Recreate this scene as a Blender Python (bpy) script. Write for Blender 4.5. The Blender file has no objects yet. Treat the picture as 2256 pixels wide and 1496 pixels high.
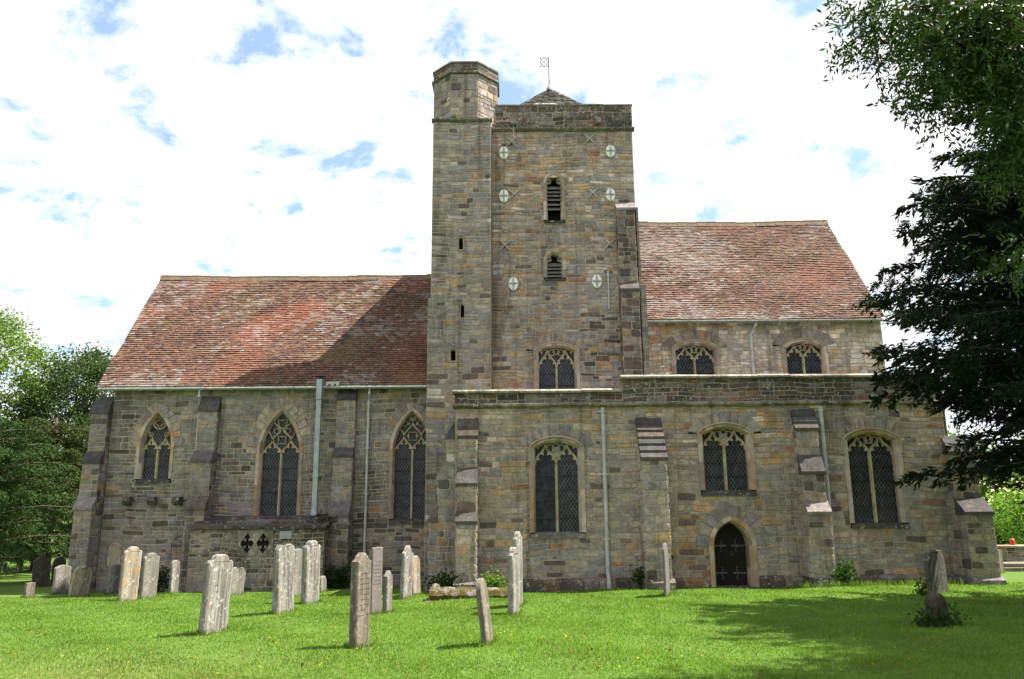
import bpy, math, random
import numpy as np
from mathutils import Vector, Matrix, noise as mn
R = math.radians
scene = bpy.context.scene
COL = scene.collection

# ------------------------------------------------------------------ camera
F, W0, H0 = 1720.0, 2256.0, 1496.0          # focal length and photo size in photo pixels
CAM_Z = 2.6
cd = bpy.data.cameras.new('camera'); cam = bpy.data.objects.new('camera', cd); COL.objects.link(cam)
cd.sensor_width = 36.0; cd.lens = 36.0 * F / W0; cd.clip_start = 0.1; cd.clip_end = 4000
CAM_M = Matrix.Translation((0, 0, CAM_Z)) @ Matrix.Rotation(R(90 + 12.04), 4, 'X') @ Matrix.Rotation(R(-0.45), 4, 'Z')
cam.matrix_world = CAM_M
scene.camera = cam

# ------------------------------------------------------------------ sun, sky, exposure
SUN_EL, SUN_AZ = 57.5, 8.0                   # azimuth counted from +X towards +Y
sd = Vector((math.cos(R(SUN_EL)) * math.cos(R(SUN_AZ)), math.cos(R(SUN_EL)) * math.sin(R(SUN_AZ)), math.sin(R(SUN_EL))))
sl = bpy.data.lights.new('sun', 'SUN'); so = bpy.data.objects.new('sun', sl); COL.objects.link(so)
sl.energy = 4.8; sl.angle = R(0.55); sl.color = (1.0, 0.94, 0.83)
so.location = sd * 60; so.rotation_euler = sd.to_track_quat('Z', 'Y').to_euler()
world = bpy.data.worlds.new('World'); scene.world = world; world.use_nodes = True
nt = world.node_tree; nt.nodes.clear()
def wn(t, **k):
    n = nt.nodes.new(t)
    for a, b in k.items(): setattr(n, a, b)
    return n
sky = wn('ShaderNodeTexSky', sky_type='NISHITA', sun_disc=False)
sky.sun_elevation = R(SUN_EL); sky.sun_rotation = R(90 - SUN_AZ); sky.air_density = 1.0; sky.dust_density = 0.6; sky.ozone_density = 2.0
tc = wn('ShaderNodeTexCoord')
sep = wn('ShaderNodeSeparateXYZ'); nt.links.new(tc.outputs['Generated'], sep.inputs[0])
mx = wn('ShaderNodeMath', operation='MAXIMUM'); nt.links.new(sep.outputs[2], mx.inputs[0]); mx.inputs[1].default_value = 0.0
ad = wn('ShaderNodeMath', operation='ADD'); nt.links.new(mx.outputs[0], ad.inputs[0]); ad.inputs[1].default_value = 0.22
dx = wn('ShaderNodeMath', operation='DIVIDE'); nt.links.new(sep.outputs[0], dx.inputs[0]); nt.links.new(ad.outputs[0], dx.inputs[1])
dy = wn('ShaderNodeMath', operation='DIVIDE'); nt.links.new(sep.outputs[1], dy.inputs[0]); nt.links.new(ad.outputs[0], dy.inputs[1])
cb = wn('ShaderNodeCombineXYZ'); nt.links.new(dx.outputs[0], cb.inputs[0]); nt.links.new(dy.outputs[0], cb.inputs[1]); cb.inputs[2].default_value = 5.3
n1 = wn('ShaderNodeTexNoise'); n1.inputs['Scale'].default_value = 6.2; n1.inputs['Detail'].default_value = 9; n1.inputs['Roughness'].default_value = 0.6; n1.inputs['Distortion'].default_value = 0.25
nt.links.new(cb.outputs[0], n1.inputs['Vector'])
cr = wn('ShaderNodeValToRGB'); cr.color_ramp.elements[0].position = 0.36; cr.color_ramp.elements[1].position = 0.485
nt.links.new(n1.outputs['Fac'], cr.inputs[0])
n2 = wn('ShaderNodeTexNoise'); n2.inputs['Scale'].default_value = 1.3; n2.inputs['Detail'].default_value = 5
nt.links.new(cb.outputs[0], n2.inputs['Vector'])
cr2 = wn('ShaderNodeValToRGB'); cr2.color_ramp.elements[0].position = 0.3; cr2.color_ramp.elements[1].position = 0.6
cr2.color_ramp.elements[0].color = (6.9, 7.2, 7.8, 1); cr2.color_ramp.elements[1].color = (8.6, 8.6, 8.6, 1)
nt.links.new(n2.outputs['Fac'], cr2.inputs[0])
mixs = wn('ShaderNodeMix', data_type='RGBA')
skg = wn('ShaderNodeMix', data_type='RGBA', blend_type='ADD'); skg.inputs[0].default_value = 1.0
nt.links.new(sky.outputs[0], skg.inputs[6]); skg.inputs[7].default_value = (1.5, 2.0, 2.5, 1)
nt.links.new(cr.outputs['Color'], mixs.inputs[0]); nt.links.new(skg.outputs[2], mixs.inputs[6]); nt.links.new(cr2.outputs['Color'], mixs.inputs[7])
bg = wn('ShaderNodeBackground'); bg.inputs[1].default_value = 0.05
nt.links.new(mixs.outputs[2], bg.inputs[0])
wo = wn('ShaderNodeOutputWorld'); nt.links.new(bg.outputs[0], wo.inputs[0])
scene.view_settings.view_transform = 'Standard'; scene.view_settings.look = 'None'
scene.view_settings.exposure = 1.78; scene.view_settings.gamma = 1.0; scene.view_settings.use_curve_mapping = False
scene.cycles.max_bounces = 6; scene.cycles.transparent_max_bounces = 8

# ------------------------------------------------------------------ geometry helpers
def ray(px, py):
    return (CAM_M.to_3x3() @ Vector(((px - W0 / 2) / F, -(py - H0 / 2) / F, -1.0)))
def P(px, py, Y):
    """point of the plane y = Y seen at photo pixel (px, py)"""
    d = ray(px, py); t = Y / d.y
    return Vector((d.x * t, Y, CAM_Z + d.z * t))
def PX(px, py, Y): return P(px, py, Y).x
def PZ(px, py, Y): return P(px, py, Y).z
def gz(x, y):
    """ground height"""
    yy = min(max(y, 2.0), 31.0)
    z = 1.105 - 0.040 * yy + 0.0104 * min(max(x, -16), 16)
    z += 0.03 * math.sin(x * 0.9 + 1.3) * math.sin(y * 0.7) + 0.02 * math.sin(x * 2.1 + y * 1.7)
    return z
def PG(px, py):
    d = ray(px, py); t = 4.0
    while t < 200:
        p = Vector((0, 0, CAM_Z)) + d * t
        if p.z <= gz(p.x, p.y): return Vector((p.x, p.y, gz(p.x, p.y)))
        t += 0.01 * max(1, t / 10)
    return p

class MB:
    """collects faces (with one colour each) for one mesh"""
    def __init__(s): s.v = []; s.f = []; s.c = []
    def add(s, vs, fs, col=(1, 1, 1)):
        o = len(s.v); s.v += [tuple(v) for v in vs]
        for f in fs: s.f.append([o + i for i in f]); s.c.append(col)
    def quad(s, a, b, c, d, col=(1, 1, 1)): s.add([a, b, c, d], [(0, 1, 2, 3)], col)
    def box(s, lo, hi, col=(1, 1, 1)):
        x0, y0, z0 = lo; x1, y1, z1 = hi
        s.add([(x0, y0, z0), (x1, y0, z0), (x1, y1, z0), (x0, y1, z0), (x0, y0, z1), (x1, y0, z1), (x1, y1, z1), (x0, y1, z1)],
              [(0, 3, 2, 1), (4, 5, 6, 7), (0, 1, 5, 4), (1, 2, 6, 5), (2, 3, 7, 6), (3, 0, 4, 7)], col)
    def bbox(s, lo, hi, b=0.01, col=(1, 1, 1), j=0.0, rng=None):
        """box with chamfered edges (a closed hull of three rings)"""
        x0, y0, z0 = lo; x1, y1, z1 = hi
        def ring(z, i): return [(x0 + i, y0, z), (x1 - i, y0, z), (x1, y0 + i, z), (x1, y1 - i, z), (x1 - i, y1, z), (x0 + i, y1, z), (x0, y1 - i, z), (x0, y0 + i, z)]
        def rin(z): return [(x0 + b, y0 + b, z), (x1 - b, y0 + b, z), (x1 - b, y0 + b, z), (x1 - b, y1 - b, z), (x1 - b, y1 - b, z), (x0 + b, y1 - b, z), (x0 + b, y1 - b, z), (x0 + b, y0 + b, z)]
        vs = rin(z0) + ring(z0 + b, b) + ring(z1 - b, b) + rin(z1)
        if j and rng: vs = [(x + rng.uniform(-j, j), y + rng.uniform(-j, j), z + rng.uniform(-j, j)) for x, y, z in vs]
        fs = []
        for k in range(3):
            for i in range(8): fs.append((k * 8 + i, k * 8 + (i + 1) % 8, k * 8 + 8 + (i + 1) % 8, k * 8 + 8 + i))
        fs.append((0, 7, 5, 3)); fs.append((24, 25, 27, 29))
        s.add(vs, fs, col)
    def prism(s, pts, axis, a, b, col=(1, 1, 1)):
        """extrude a 2-D outline along an axis; pts are the other two coordinates in x,y,z order"""
        def mk(p, t):
            q = list(p); q.insert(axis, t); return tuple(q)
        n = len(pts); vs = [mk(p, a) for p in pts] + [mk(p, b) for p in pts]
        fs = [tuple(range(n)), tuple(range(2 * n - 1, n - 1, -1))] + [(i, i + n, (i + 1) % n + n, (i + 1) % n) for i in range(n)]
        s.add(vs, fs, col)
    def tube(s, pts, r, n=8, col=(1, 1, 1), cap=True):
        pts = [Vector(p) for p in pts]; rs = r if isinstance(r, (list, tuple)) else [r] * len(pts)
        rings = []; o = len(s.v)
        for i, p in enumerate(pts):
            t = (pts[min(i + 1, len(pts) - 1)] - pts[max(i - 1, 0)]).normalized()
            ref = Vector((0, 0, 1)) if abs(t.z) < 0.9 else Vector((1, 0, 0))
            a = t.cross(ref).normalized(); b = t.cross(a)
            for k in range(n):
                g = 2 * math.pi * k / n
                s.v.append(tuple(p + (a * math.cos(g) + b * math.sin(g)) * rs[i]))
        for i in range(len(pts) - 1):
            for k in range(n):
                s.f.append([o + i * n + k, o + i * n + (k + 1) % n, o + (i + 1) * n + (k + 1) % n, o + (i + 1) * n + k]); s.c.append(col)
        if cap:
            s.f.append([o + k for k in range(n)]); s.c.append(col)
            s.f.append([o + (len(pts) - 1) * n + k for k in range(n)][::-1]); s.c.append(col)
    def build(s, name, mat, parent=None, smooth=False, fix=True):
        me = bpy.data.meshes.new(name)
        off = ROOT.get(parent.name, (0, 0, 0)) if parent is not None else (0, 0, 0)
        v = np.array(s.v, dtype=np.float64) - np.array(off)
        me.from_pydata(v.tolist(), [], s.f)
        at = me.attributes.new('Col', 'FLOAT_COLOR', 'FACE')
        c = np.ones((len(s.f), 4), dtype=np.float32); c[:, :3] = np.array(s.c, dtype=np.float32).reshape(-1, 3)
        at.data.foreach_set('color', c.ravel())
        if smooth: me.polygons.foreach_set('use_smooth', [True] * len(me.polygons))
        if fix:
            import bmesh
            bm = bmesh.new(); bm.from_mesh(me); bmesh.ops.recalc_face_normals(bm, faces=bm.faces); bm.to_mesh(me); bm.free()
        me.materials.append(mat)
        o = bpy.data.objects.new(name, me); COL.objects.link(o)
        if parent is not None:
            o.parent = parent; ROOT[o.name] = off
        return o
ROOT = {}
def thing(name, label, cat, loc, group=None):
    o = bpy.data.objects.new(name, None); COL.objects.link(o); o.location = loc; o.empty_display_size = 0.3
    ROOT[o.name] = tuple(loc); return tag(o, label, cat, group)
def tag(o, label, cat, group=None):
    o['label'] = label; o['category'] = cat
    if group: o['group'] = group
    return o
def structure(o): o['kind'] = 'structure'; return o
def stuff(o): o['kind'] = 'stuff'; return o
def fast_mesh(name, verts, nper, mat, parent=None, cols=None, smooth=False):
    """mesh of separate polygons, nper corners each, from an array (n*nper, 3)"""
    off = ROOT.get(parent.name, (0, 0, 0)) if parent is not None else (0, 0, 0)
    verts = (np.asarray(verts, dtype=np.float32) - np.array(off, dtype=np.float32)).astype(np.float32)
    n = len(verts) // nper
    me = bpy.data.meshes.new(name)
    me.vertices.add(len(verts)); me.vertices.foreach_set('co', verts.ravel())
    me.loops.add(n * nper); me.loops.foreach_set('vertex_index', np.arange(n * nper, dtype=np.int32))
    me.polygons.add(n); me.polygons.foreach_set('loop_start', np.arange(0, n * nper, nper, dtype=np.int32))
    me.update(calc_edges=True)
    if cols is not None:
        at = me.attributes.new('Col', 'FLOAT_COLOR', 'FACE')
        c = np.ones((n, 4), dtype=np.float32); c[:, :3] = cols; at.data.foreach_set('color', c.ravel())
    me.materials.append(mat)
    o = bpy.data.objects.new(name, me); COL.objects.link(o)
    if parent is not None: o.parent = parent; ROOT[o.name] = off
    return o

# ------------------------------------------------------------------ materials
class Mat:
    def __init__(s, name, rough=0.9, spec=0.2):
        s.m = bpy.data.materials.new(name); s.m.use_nodes = True; s.t = s.m.node_tree; s.t.nodes.clear()
        s.out = s.n('ShaderNodeOutputMaterial'); s.b = s.n('ShaderNodeBsdfPrincipled')
        s.b.inputs['Roughness'].default_value = rough; s.b.inputs['Specular IOR Level'].default_value = spec
        s.l(s.b.outputs[0], s.out.inputs[0])
        s.co = s.n('ShaderNodeTexCoord'); s.geo = None
    def n(s, t, **k):
        x = s.t.nodes.new(t)
        for a, b in k.items(): setattr(x, a, b)
        return x
    def l(s, a, b): s.t.links.new(a, b)
    def pos(s, scale=(1, 1, 1), obj=False):
        if obj: src = s.co.outputs['Object']
        else:
            if not s.geo: s.geo = s.n('ShaderNodeNewGeometry')
            src = s.geo.outputs['Position']
        m = s.n('ShaderNodeMapping'); m.inputs['Scale'].default_value = scale; s.l(src, m.inputs[0]); return m.outputs[0]
    def noise(s, vec, scale, detail=4, rough=0.55, dist=0):
        x = s.n('ShaderNodeTexNoise'); x.inputs['Scale'].default_value = scale; x.inputs['Detail'].default_value = detail
        x.inputs['Roughness'].default_value = rough; x.inputs['Distortion'].default_value = dist; s.l(vec, x.inputs['Vector']); return x.outputs['Fac']
    def ramp(s, fac, stops):
        x = s.n('ShaderNodeValToRGB'); e = x.color_ramp.elements
        while len(e) < len(stops): e.new(0.5)
        for i, (p, c) in enumerate(stops):
            e[i].position = p; e[i].color = (c, c, c, 1) if isinstance(c, (int, float)) else (*c, 1)
        s.l(fac, x.inputs[0]); return x.outputs[0]
    def mix(s, fac, a, b, mode='MIX'):
        x = s.n('ShaderNodeMix', data_type='RGBA', blend_type=mode)
        for sock, v in ((x.inputs[0], fac), (x.inputs[6], a), (x.inputs[7], b)):
            if isinstance(v, bpy.types.NodeSocket): s.l(v, sock)
            elif isinstance(v, (int, float)): sock.default_value = v
            else: sock.default_value = (*v, 1)
        return x.outputs[2]
    def attr(s): x = s.n('ShaderNodeAttribute', attribute_name='Col'); return x.outputs['Color']
    def bump(s, h, strength=0.4, dist=0.02):
        x = s.n('ShaderNodeBump'); x.inputs['Strength'].default_value = strength; x.inputs['Distance'].default_value = dist
        s.l(h, x.inputs['Height']); s.l(x.outputs[0], s.b.inputs['Normal'])
    def base(s, c):
        if isinstance(c, bpy.types.NodeSocket): s.l(c, s.b.inputs['Base Color'])
        else: s.b.inputs['Base Color'].default_value = (*c, 1)
        return s.m

def stone_mat(name, lich=0.68, stain=0.55):
    k = Mat(name, 0.93, 0.15); p = k.pos()
    c = k.attr()
    n = k.noise(p, 5.0, 6, 0.65); c = k.mix(1.0, c, k.ramp(n, [(0.28, 0.62), (0.72, 1.4)]), 'MULTIPLY')
    g = k.noise(p, 24.0, 4, 0.75); c = k.mix(1.0, c, k.ramp(g, [(0.3, 0.55), (0.70, 1.45)]), 'MULTIPLY')
    bg_ = k.noise(p, 0.45, 5, 0.6); c = k.mix(1.0, c, k.ramp(bg_, [(0.3, 0.72), (0.7, 1.28)]), 'MULTIPLY')
    st = k.noise(k.pos((1.0, 1.0, 0.28)), 0.9, 5, 0.6); c = k.mix(k.ramp(st, [(stain, 0.0), (stain + 0.14, 0.7)]), c, (0.045, 0.04, 0.032))
    sk = k.noise(k.pos((3.2, 3.2, 0.16)), 1.0, 5, 0.65); c = k.mix(k.ramp(sk, [(0.55, 0.0), (0.68, 0.6)]), c, (0.05, 0.043, 0.034))
    li = k.noise(p, 9.0, 5, 0.7, 0.4); c = k.mix(k.ramp(li, [(lich, 0.0), (lich + 0.03, 0.75)]), c, (0.42, 0.42, 0.38))
    oc = k.noise(p, 2.3, 4, 0.6); c = k.mix(k.ramp(oc, [(0.6, 0.0), (0.75, 0.5)]), c, (0.26, 0.16, 0.065))
    k.bump(k.mix(0.5, n, g), 0.55, 0.03)
    return k.base(c)
M = {}
M['stone'] = stone_mat('stone', 0.68, 0.58)
M['dark_stone'] = stone_mat('lichened_stone', 0.585, 0.5)
def simple(name, col, rough=0.8, spec=0.3, var=0.25, scale=8, metal=0.0, bump=0.0):
    k = Mat(name, rough, spec); k.b.inputs['Metallic'].default_value = metal
    n = k.noise(k.pos(), scale, 5, 0.6)
    if bump: k.bump(n, bump, 0.02)
    return k.base(k.mix(1.0, col, k.ramp(n, [(0.3, 1 - var), (0.7, 1 + var)]), 'MULTIPLY'))
k = Mat('mortar', 0.95, 0.1); p = k.pos(); n = k.noise(p, 6, 5, 0.65)
M['mortar'] = k.base(k.mix(k.ramp(k.noise(p, 0.8, 4), [(0.4, 0), (0.65, 0.8)]), k.mix(n, (0.30, 0.265, 0.19), (0.46, 0.41, 0.30)), (0.25, 0.22, 0.155)))
k = Mat('dressed_stone', 0.9, 0.15); p = k.pos(); n = k.noise(p, 4, 5, 0.6)
c = k.mix(1.0, k.attr(), k.ramp(n, [(0.3, 0.7), (0.72, 1.25)]), 'MULTIPLY'); c = k.mix(k.ramp(k.noise(p, 1.6, 4), [(0.5, 0), (0.68, 0.6)]), c, (0.33, 0.20, 0.085))
c = k.mix(k.ramp(k.noise(p, 2.9, 5, 0.7), [(0.58, 0), (0.7, 0.4)]), c, (0.14, 0.125, 0.10)); k.bump(n, 0.35, 0.02)
M['dressed'] = k.base(c)
# bulk masonry seen only from the far sides
k = Mat('masonry', 0.95, 0.1); p = k.pos()
br = k.n('ShaderNodeTexBrick'); br.inputs['Scale'].default_value = 1.0; br.inputs['Brick Width'].default_value = 0.5; br.inputs['Row Height'].default_value = 0.26; br.inputs['Mortar Size'].default_value = 0.012
br.inputs['Color1'].default_value = (0.2, 0.18, 0.14, 1); br.inputs['Color2'].default_value = (0.13, 0.12, 0.1, 1); br.inputs['Mortar'].default_value = (0.3, 0.27, 0.2, 1)
sx = k.n('ShaderNodeSeparateXYZ'); k.l(p, sx.inputs[0]); sm = k.n('ShaderNodeMath', operation='ADD'); k.l(sx.outputs[0], sm.inputs[0]); k.l(sx.outputs[1], sm.inputs[1])
cx = k.n('ShaderNodeCombineXYZ'); k.l(sm.outputs[0], cx.inputs[0]); k.l(sx.outputs[2], cx.inputs[1]); k.l(cx.outputs[0], br.inputs['Vector'])
M['masonry'] = k.base(k.mix(1.0, br.outputs['Color'], k.ramp(k.noise(p, 3, 5), [(0.3, 0.7), (0.7, 1.25)]), 'MULTIPLY'))
# clay tiles: own colour, lichen patches
k = Mat('clay_tile', 0.88, 0.2); p = k.pos()
c = k.attr(); c = k.mix(1.0, c, k.ramp(k.noise(p, 7, 5, 0.7), [(0.3, 0.65), (0.72, 1.3)]), 'MULTIPLY')
fine = k.noise(k.pos((1.0, 2.0, 2.0)), 13, 5, 0.75)
c = k.mix(k.ramp(fine, [(0.56, 0.0), (0.66, 0.75)]), c, (0.40, 0.36, 0.345))
k.bump(fine, 0.3, 0.01); M['tile'] = k.base(c)
k = Mat('leaded_glass', 0.16, 0.14); p = k.pos(); n = k.noise(p, 2.2, 3)
vo = k.n('ShaderNodeTexVoronoi'); vo.inputs['Scale'].default_value = 8.5; k.l(k.pos((1, 0.2, 0.7)), vo.inputs['Vector']); sv = k.n('ShaderNodeSeparateColor'); k.l(vo.outputs['Color'], sv.inputs[0])
k.bump(k.mix(0.5, k.noise(p, 7, 2), sv.outputs[0]), 0.5, 0.03)
M['glass'] = k.base(k.mix(n, k.mix(sv.outputs[1], (0.003, 0.004, 0.007), (0.016, 0.021, 0.028)), k.mix(sv.outputs[2], (0.008, 0.010, 0.014), (0.05, 0.058, 0.066))))
M['lead_came'] = simple('lead_came', (0.15, 0.16, 0.17), 0.6, 0.4, 0.4, 6)
M['iron'] = simple('black_iron', (0.02, 0.02, 0.022), 0.55, 0.4, 0.3)
M['pipe'] = simple('pale_painted_pipe', (0.37, 0.375, 0.365), 0.55, 0.3, 0.25, 4)
M['gutter'] = simple('grey_green_gutter', (0.17, 0.18, 0.14), 0.6, 0.4, 0.25, 4)
M['steel'] = simple('galvanised_steel', (0.27, 0.30, 0.315), 0.45, 0.5, 0.2, 3, 0.3)
M['white'] = simple('weathered_white_paint', (0.40, 0.41, 0.39), 0.65, 0.3, 0.25, 7)
M['plate_white'] = simple('white_painted_iron', (0.72, 0.72, 0.69), 0.6, 0.3, 0.12, 7)
M['anchor'] = simple('dull_grey_iron', (0.40, 0.38, 0.34), 0.6, 0.3, 0.2, 9)
M['plate_rib'] = simple('grey_cast_iron', (0.30, 0.30, 0.27), 0.6, 0.3, 0.2, 9)
M['lead_sheet'] = simple('lead_sheet', (0.17, 0.17, 0.17), 0.6, 0.4, 0.3, 3)
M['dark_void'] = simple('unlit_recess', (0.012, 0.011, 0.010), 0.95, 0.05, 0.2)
M['louvre'] = simple('weathered_louvre_board', (0.13, 0.125, 0.115), 0.85, 0.15, 0.4, 12)
k = Mat('dark_oak', 0.75, 0.2); n = k.noise(k.pos((14, 14, 1.2)), 3, 5, 0.7); k.bump(n, 0.4, 0.01)
zz = k.n('ShaderNodeSeparateXYZ'); k.l(k.pos(), zz.inputs[0])
M['door'] = k.base(k.mix(n, (0.006, 0.005, 0.004), (0.024, 0.019, 0.014)))
k = Mat('bark', 0.95, 0.1); n = k.noise(k.pos((6, 6, 1.2)), 3, 6, 0.7); k.bump(n, 0.8, 0.05); M['bark'] = k.base(k.mix(n, (0.03, 0.024, 0.018), (0.12, 0.095, 0.07)))
def leaf_mat(name, var, trans=0.35, rough=0.55):
    k = Mat(name, rough, 0.12)
    c = k.mix(1.0, k.attr(), k.ramp(k.noise(k.pos(), 0.9, 3), [(0.3, 1 - var), (0.7, 1 + var)]), 'MULTIPLY')
    k.base(c); tr = k.n('ShaderNodeBsdfTranslucent'); k.l(k.mix(1.0, c, (1.2, 1.35, 0.55), 'MULTIPLY'), tr.inputs[0])
    ms = k.n('ShaderNodeMixShader'); ms.inputs[0].default_value = trans; k.l(k.b.outputs[0], ms.inputs[1]); k.l(tr.outputs[0], ms.inputs[2]); k.l(ms.outputs[0], k.out.inputs[0])
    return k.m
M['leaf'] = leaf_mat('leaf', 0.25, 0.4)
M['needle'] = leaf_mat('yew_needle', 0.25, 0.12, 0.8)
M['grass'] = leaf_mat('grass_blade', 0.22, 0.45, 0.6)
M['shade_leaf'] = leaf_mat('ash_leaf', 0.25, 0.22, 0.5)
k = Mat('turf', 0.95, 0.1); p = k.pos()
n = k.noise(p, 1.1, 6, 0.65); c = k.mix(n, (0.07, 0.125, 0.02), (0.115, 0.19, 0.032))
c = k.mix(k.ramp(k.noise(p, 0.25, 4), [(0.5, 0), (0.7, 0.55)]), c, (0.12, 0.16, 0.035)); c = k.mix(k.ramp(k.noise(p, 22, 3), [(0.4, 0.6), (0.6, 0.0)]), c, (0.03, 0.055, 0.012))
k.bump(k.noise(p, 40, 3), 0.8, 0.03); M['turf'] = k.base(c)
# ------------------------------------------------------------------ masonry
PAL = {'grey': (0.205, 0.175, 0.150), 'tan': (0.262, 0.212, 0.155), 'ochre': (0.30, 0.195, 0.105), 'rust': (0.23, 0.124, 0.075), 'dark': (0.10, 0.082, 0.069),
       'blue': (0.205, 0.186, 0.172), 'brown': (0.14, 0.098, 0.078), 'pale': (0.33, 0.285, 0.235), 'cream': (0.38, 0.31, 0.222), 'slate': (0.066, 0.059, 0.05)}
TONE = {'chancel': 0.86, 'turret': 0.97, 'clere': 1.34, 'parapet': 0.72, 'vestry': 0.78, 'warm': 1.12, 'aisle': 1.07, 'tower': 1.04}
ZONE = {'tower': [('grey', 30), ('tan', 30), ('ochre', 9), ('rust', 3), ('dark', 5), ('blue', 14), ('pale', 5)],
        'turret': [('grey', 36), ('tan', 24), ('ochre', 7), ('dark', 4), ('blue', 20), ('pale', 6)],
        'aisle': [('grey', 28), ('tan', 44), ('ochre', 8), ('rust', 2), ('dark', 4), ('blue', 10), ('brown', 2)],
        'chancel': [('grey', 46), ('tan', 18), ('ochre', 3), ('dark', 10), ('blue', 20), ('brown', 3)],
        'parapet': [('dark', 30), ('brown', 40), ('grey', 20), ('rust', 6), ('tan', 6)],
        'clere': [('grey', 10), ('tan', 36), ('cream', 30), ('ochre', 12), ('pale', 20), ('rust', 2)],
        'warm': [('grey', 14), ('tan', 44), ('cream', 10), ('ochre', 22), ('rust', 5), ('blue', 6)],
        'vestry': [('grey', 25), ('tan', 25), ('dark', 30), ('brown', 15), ('ochre', 4)],
        'slab': [('slate', 70), ('dark', 15), ('grey', 15)],
        'vouss': [('grey', 45), ('tan', 45), ('blue', 5), ('ochre', 6)], 'roofslab': [('dark', 60), ('brown', 25), ('grey', 15)],
        'ring': [('tan', 40), ('cream', 35), ('pale', 15), ('ochre', 12), ('grey', 12)]}
def patch(u, v, s):
    return 0.5 + 0.25 * math.sin(u * 1.1 + s + 1.3 * math.sin(v * 0.9 + s)) + 0.25 * math.sin(v * 1.7 - u * 0.5 + 2.1 * s)
def pick(zone, rng, u=None, v=0.0):
    z = ZONE[zone]; wt = [b for _, b in z]
    if u is not None:                                   # warm and dark stones gather in patches, as in the real walls
        fo, fd = patch(u, v, 1.0), patch(u, v, 4.0)
        wt = [w * (0.15 + 2.6 * fo ** 2 if a in ('ochre', 'rust') else 0.2 + 2.4 * fd ** 2 if a in ('dark', 'brown') else 1) for a, w in z]
    c = PAL[rng.choices([a for a, _ in z], wt)[0]]
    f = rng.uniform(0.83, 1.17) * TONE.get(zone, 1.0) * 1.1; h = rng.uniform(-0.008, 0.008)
    return (max(0.02, c[0] * f + h), max(0.02, c[1] * f), max(0.015, c[2] * f * 1.1 - h))
class Fr:
    """a plane in space: point = O + u U + v V + n N"""
    def __init__(s, O, U, V, N): s.O, s.U, s.V, s.N = Vector(O), Vector(U), Vector(V), Vector(N)
    def __call__(s, u, v, n=0.0): return s.O + s.U * u + s.V * v + s.N * n
def front(Y, x=0.0): return Fr((x, Y, 0), (1, 0, 0), (0, 0, 1), (0, -1, 0))
def make_stone(mb, fr, ua, ub, va, vb, rng, col, t=None, gap=0.0125, warp=True, rough=0.3):
    t = rng.uniform(0.006, 0.026) if t is None else t
    w, h = ub - ua, vb - va
    j = min(w, h) * 0.06 * rough * 2
    ch = min(w, h) * rng.uniform(0.06, 0.2) * (0.4 + rough)
    ua += gap; ub -= gap; va += gap; vb -= gap
    pts = [(ua + ch, va), (ub - ch, va), (ub, va + ch), (ub, vb - ch), (ub - ch, vb), (ua + ch, vb), (ua, vb - ch), (ua, va + ch)]
    pts = [(u + rng.uniform(-j, j), v + rng.uniform(-j, j)) for u, v in pts]
    cu, cv = (ua + ub) / 2, (va + vb) / 2
    if warp: pts = [(u, v + 0.022 * math.sin(u * 1.9 + fr.O.y) + 0.014 * math.sin(u * 5.3 + v * 2.0)) for u, v in pts]
    b = min(0.018, min(w, h) * 0.15)
    def ins(u, v):
        d = math.hypot(u - cu, v - cv) or 1; f = max(0, 1 - b / d); return cu + (u - cu) * f, cv + (v - cv) * f
    tilt = [rng.uniform(-0.004, 0.004) for _ in range(8)]
    vs = [fr(u, v, -0.02) for u, v in pts] + [fr(u, v, t * 0.55) for u, v in pts] + [fr(*ins(u, v), t + tilt[i]) for i, (u, v) in enumerate(pts)]
    fs = []
    for k in (0, 8):
        for i in range(8): fs.append((k + i, k + (i + 1) % 8, k + 8 + (i + 1) % 8, k + 8 + i))
    fs.append(tuple(range(16, 24)))
    mb.add(vs, fs, col)
def lay(fr, u0, u1, v0, v1, rng, hr, wr, zone, back, stones, blocks=(), split=0.18):
    """broken courses: bands cut into chunks, chunks into one to three rows, rows into stones"""
    cells = []; v = v0; hm = (hr[0] + hr[1]) / 2
    while v < v1 - 0.005:
        H = rng.uniform(1.0, 2.1) * hm
        if v1 - v - H < hr[0] * 0.8: H = v1 - v
        u = u0
        while u < u1 - 1e-4:
            W = rng.uniform(1.2, 3.4) * wr[0] * 1.6
            if u1 - u - W < wr[0] * 1.2: W = u1 - u
            k_ = H / hm; nr = 1 if k_ < 1.25 else (2 if k_ < 2.0 or rng.random() < 0.6 else 3)
            if nr == 1 and rng.random() < split: nr = 2
            cut = [0] + sorted((i + rng.uniform(-0.22, 0.22)) / nr for i in range(1, nr)) + [1]
            for y0, y1 in zip(cut, cut[1:]):
                x = u; hh = (y1 - y0) * H
                while x < u + W - 1e-4:
                    w = rng.uniform(*wr) * (0.65 + 0.35 * hh / hm) * (0.6 if rng.random() < 0.2 else 1)
                    if u + W - x - w < wr[0] * 0.65: w = u + W - x
                    cells.append((x, x + w, v + H * y0, v + H * y1)); x += w
            u += W
        v += H
    for (ca, cb_, y0, y1) in cells:
        ivs = [(ca, cb_, y0, y1)]
        for bl in blocks:
            r = bl(y0, y1)
            if not r: continue
            a, b, vc = r; nw = []
            for (p, q, z0, z1) in ivs:
                if b <= p or a >= q: nw.append((p, q, z0, z1)); continue
                if a > p + 0.01: nw.append((p, a, z0, z1))
                if b < q - 0.01: nw.append((b, q, z0, z1))
                if vc is not None and vc > z0 + 0.03: nw.append((max(a, p), min(b, q), z0, vc))
            ivs = nw
        for (a, b, z0, z1) in ivs:
            back.quad(fr(a, z0), fr(b, z0), fr(b, z1), fr(a, z1))
            if b - a > 0.07: stones.append((fr, a, b, z0, z1, zone((a + b) / 2, z0) if callable(zone) else zone))
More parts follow.
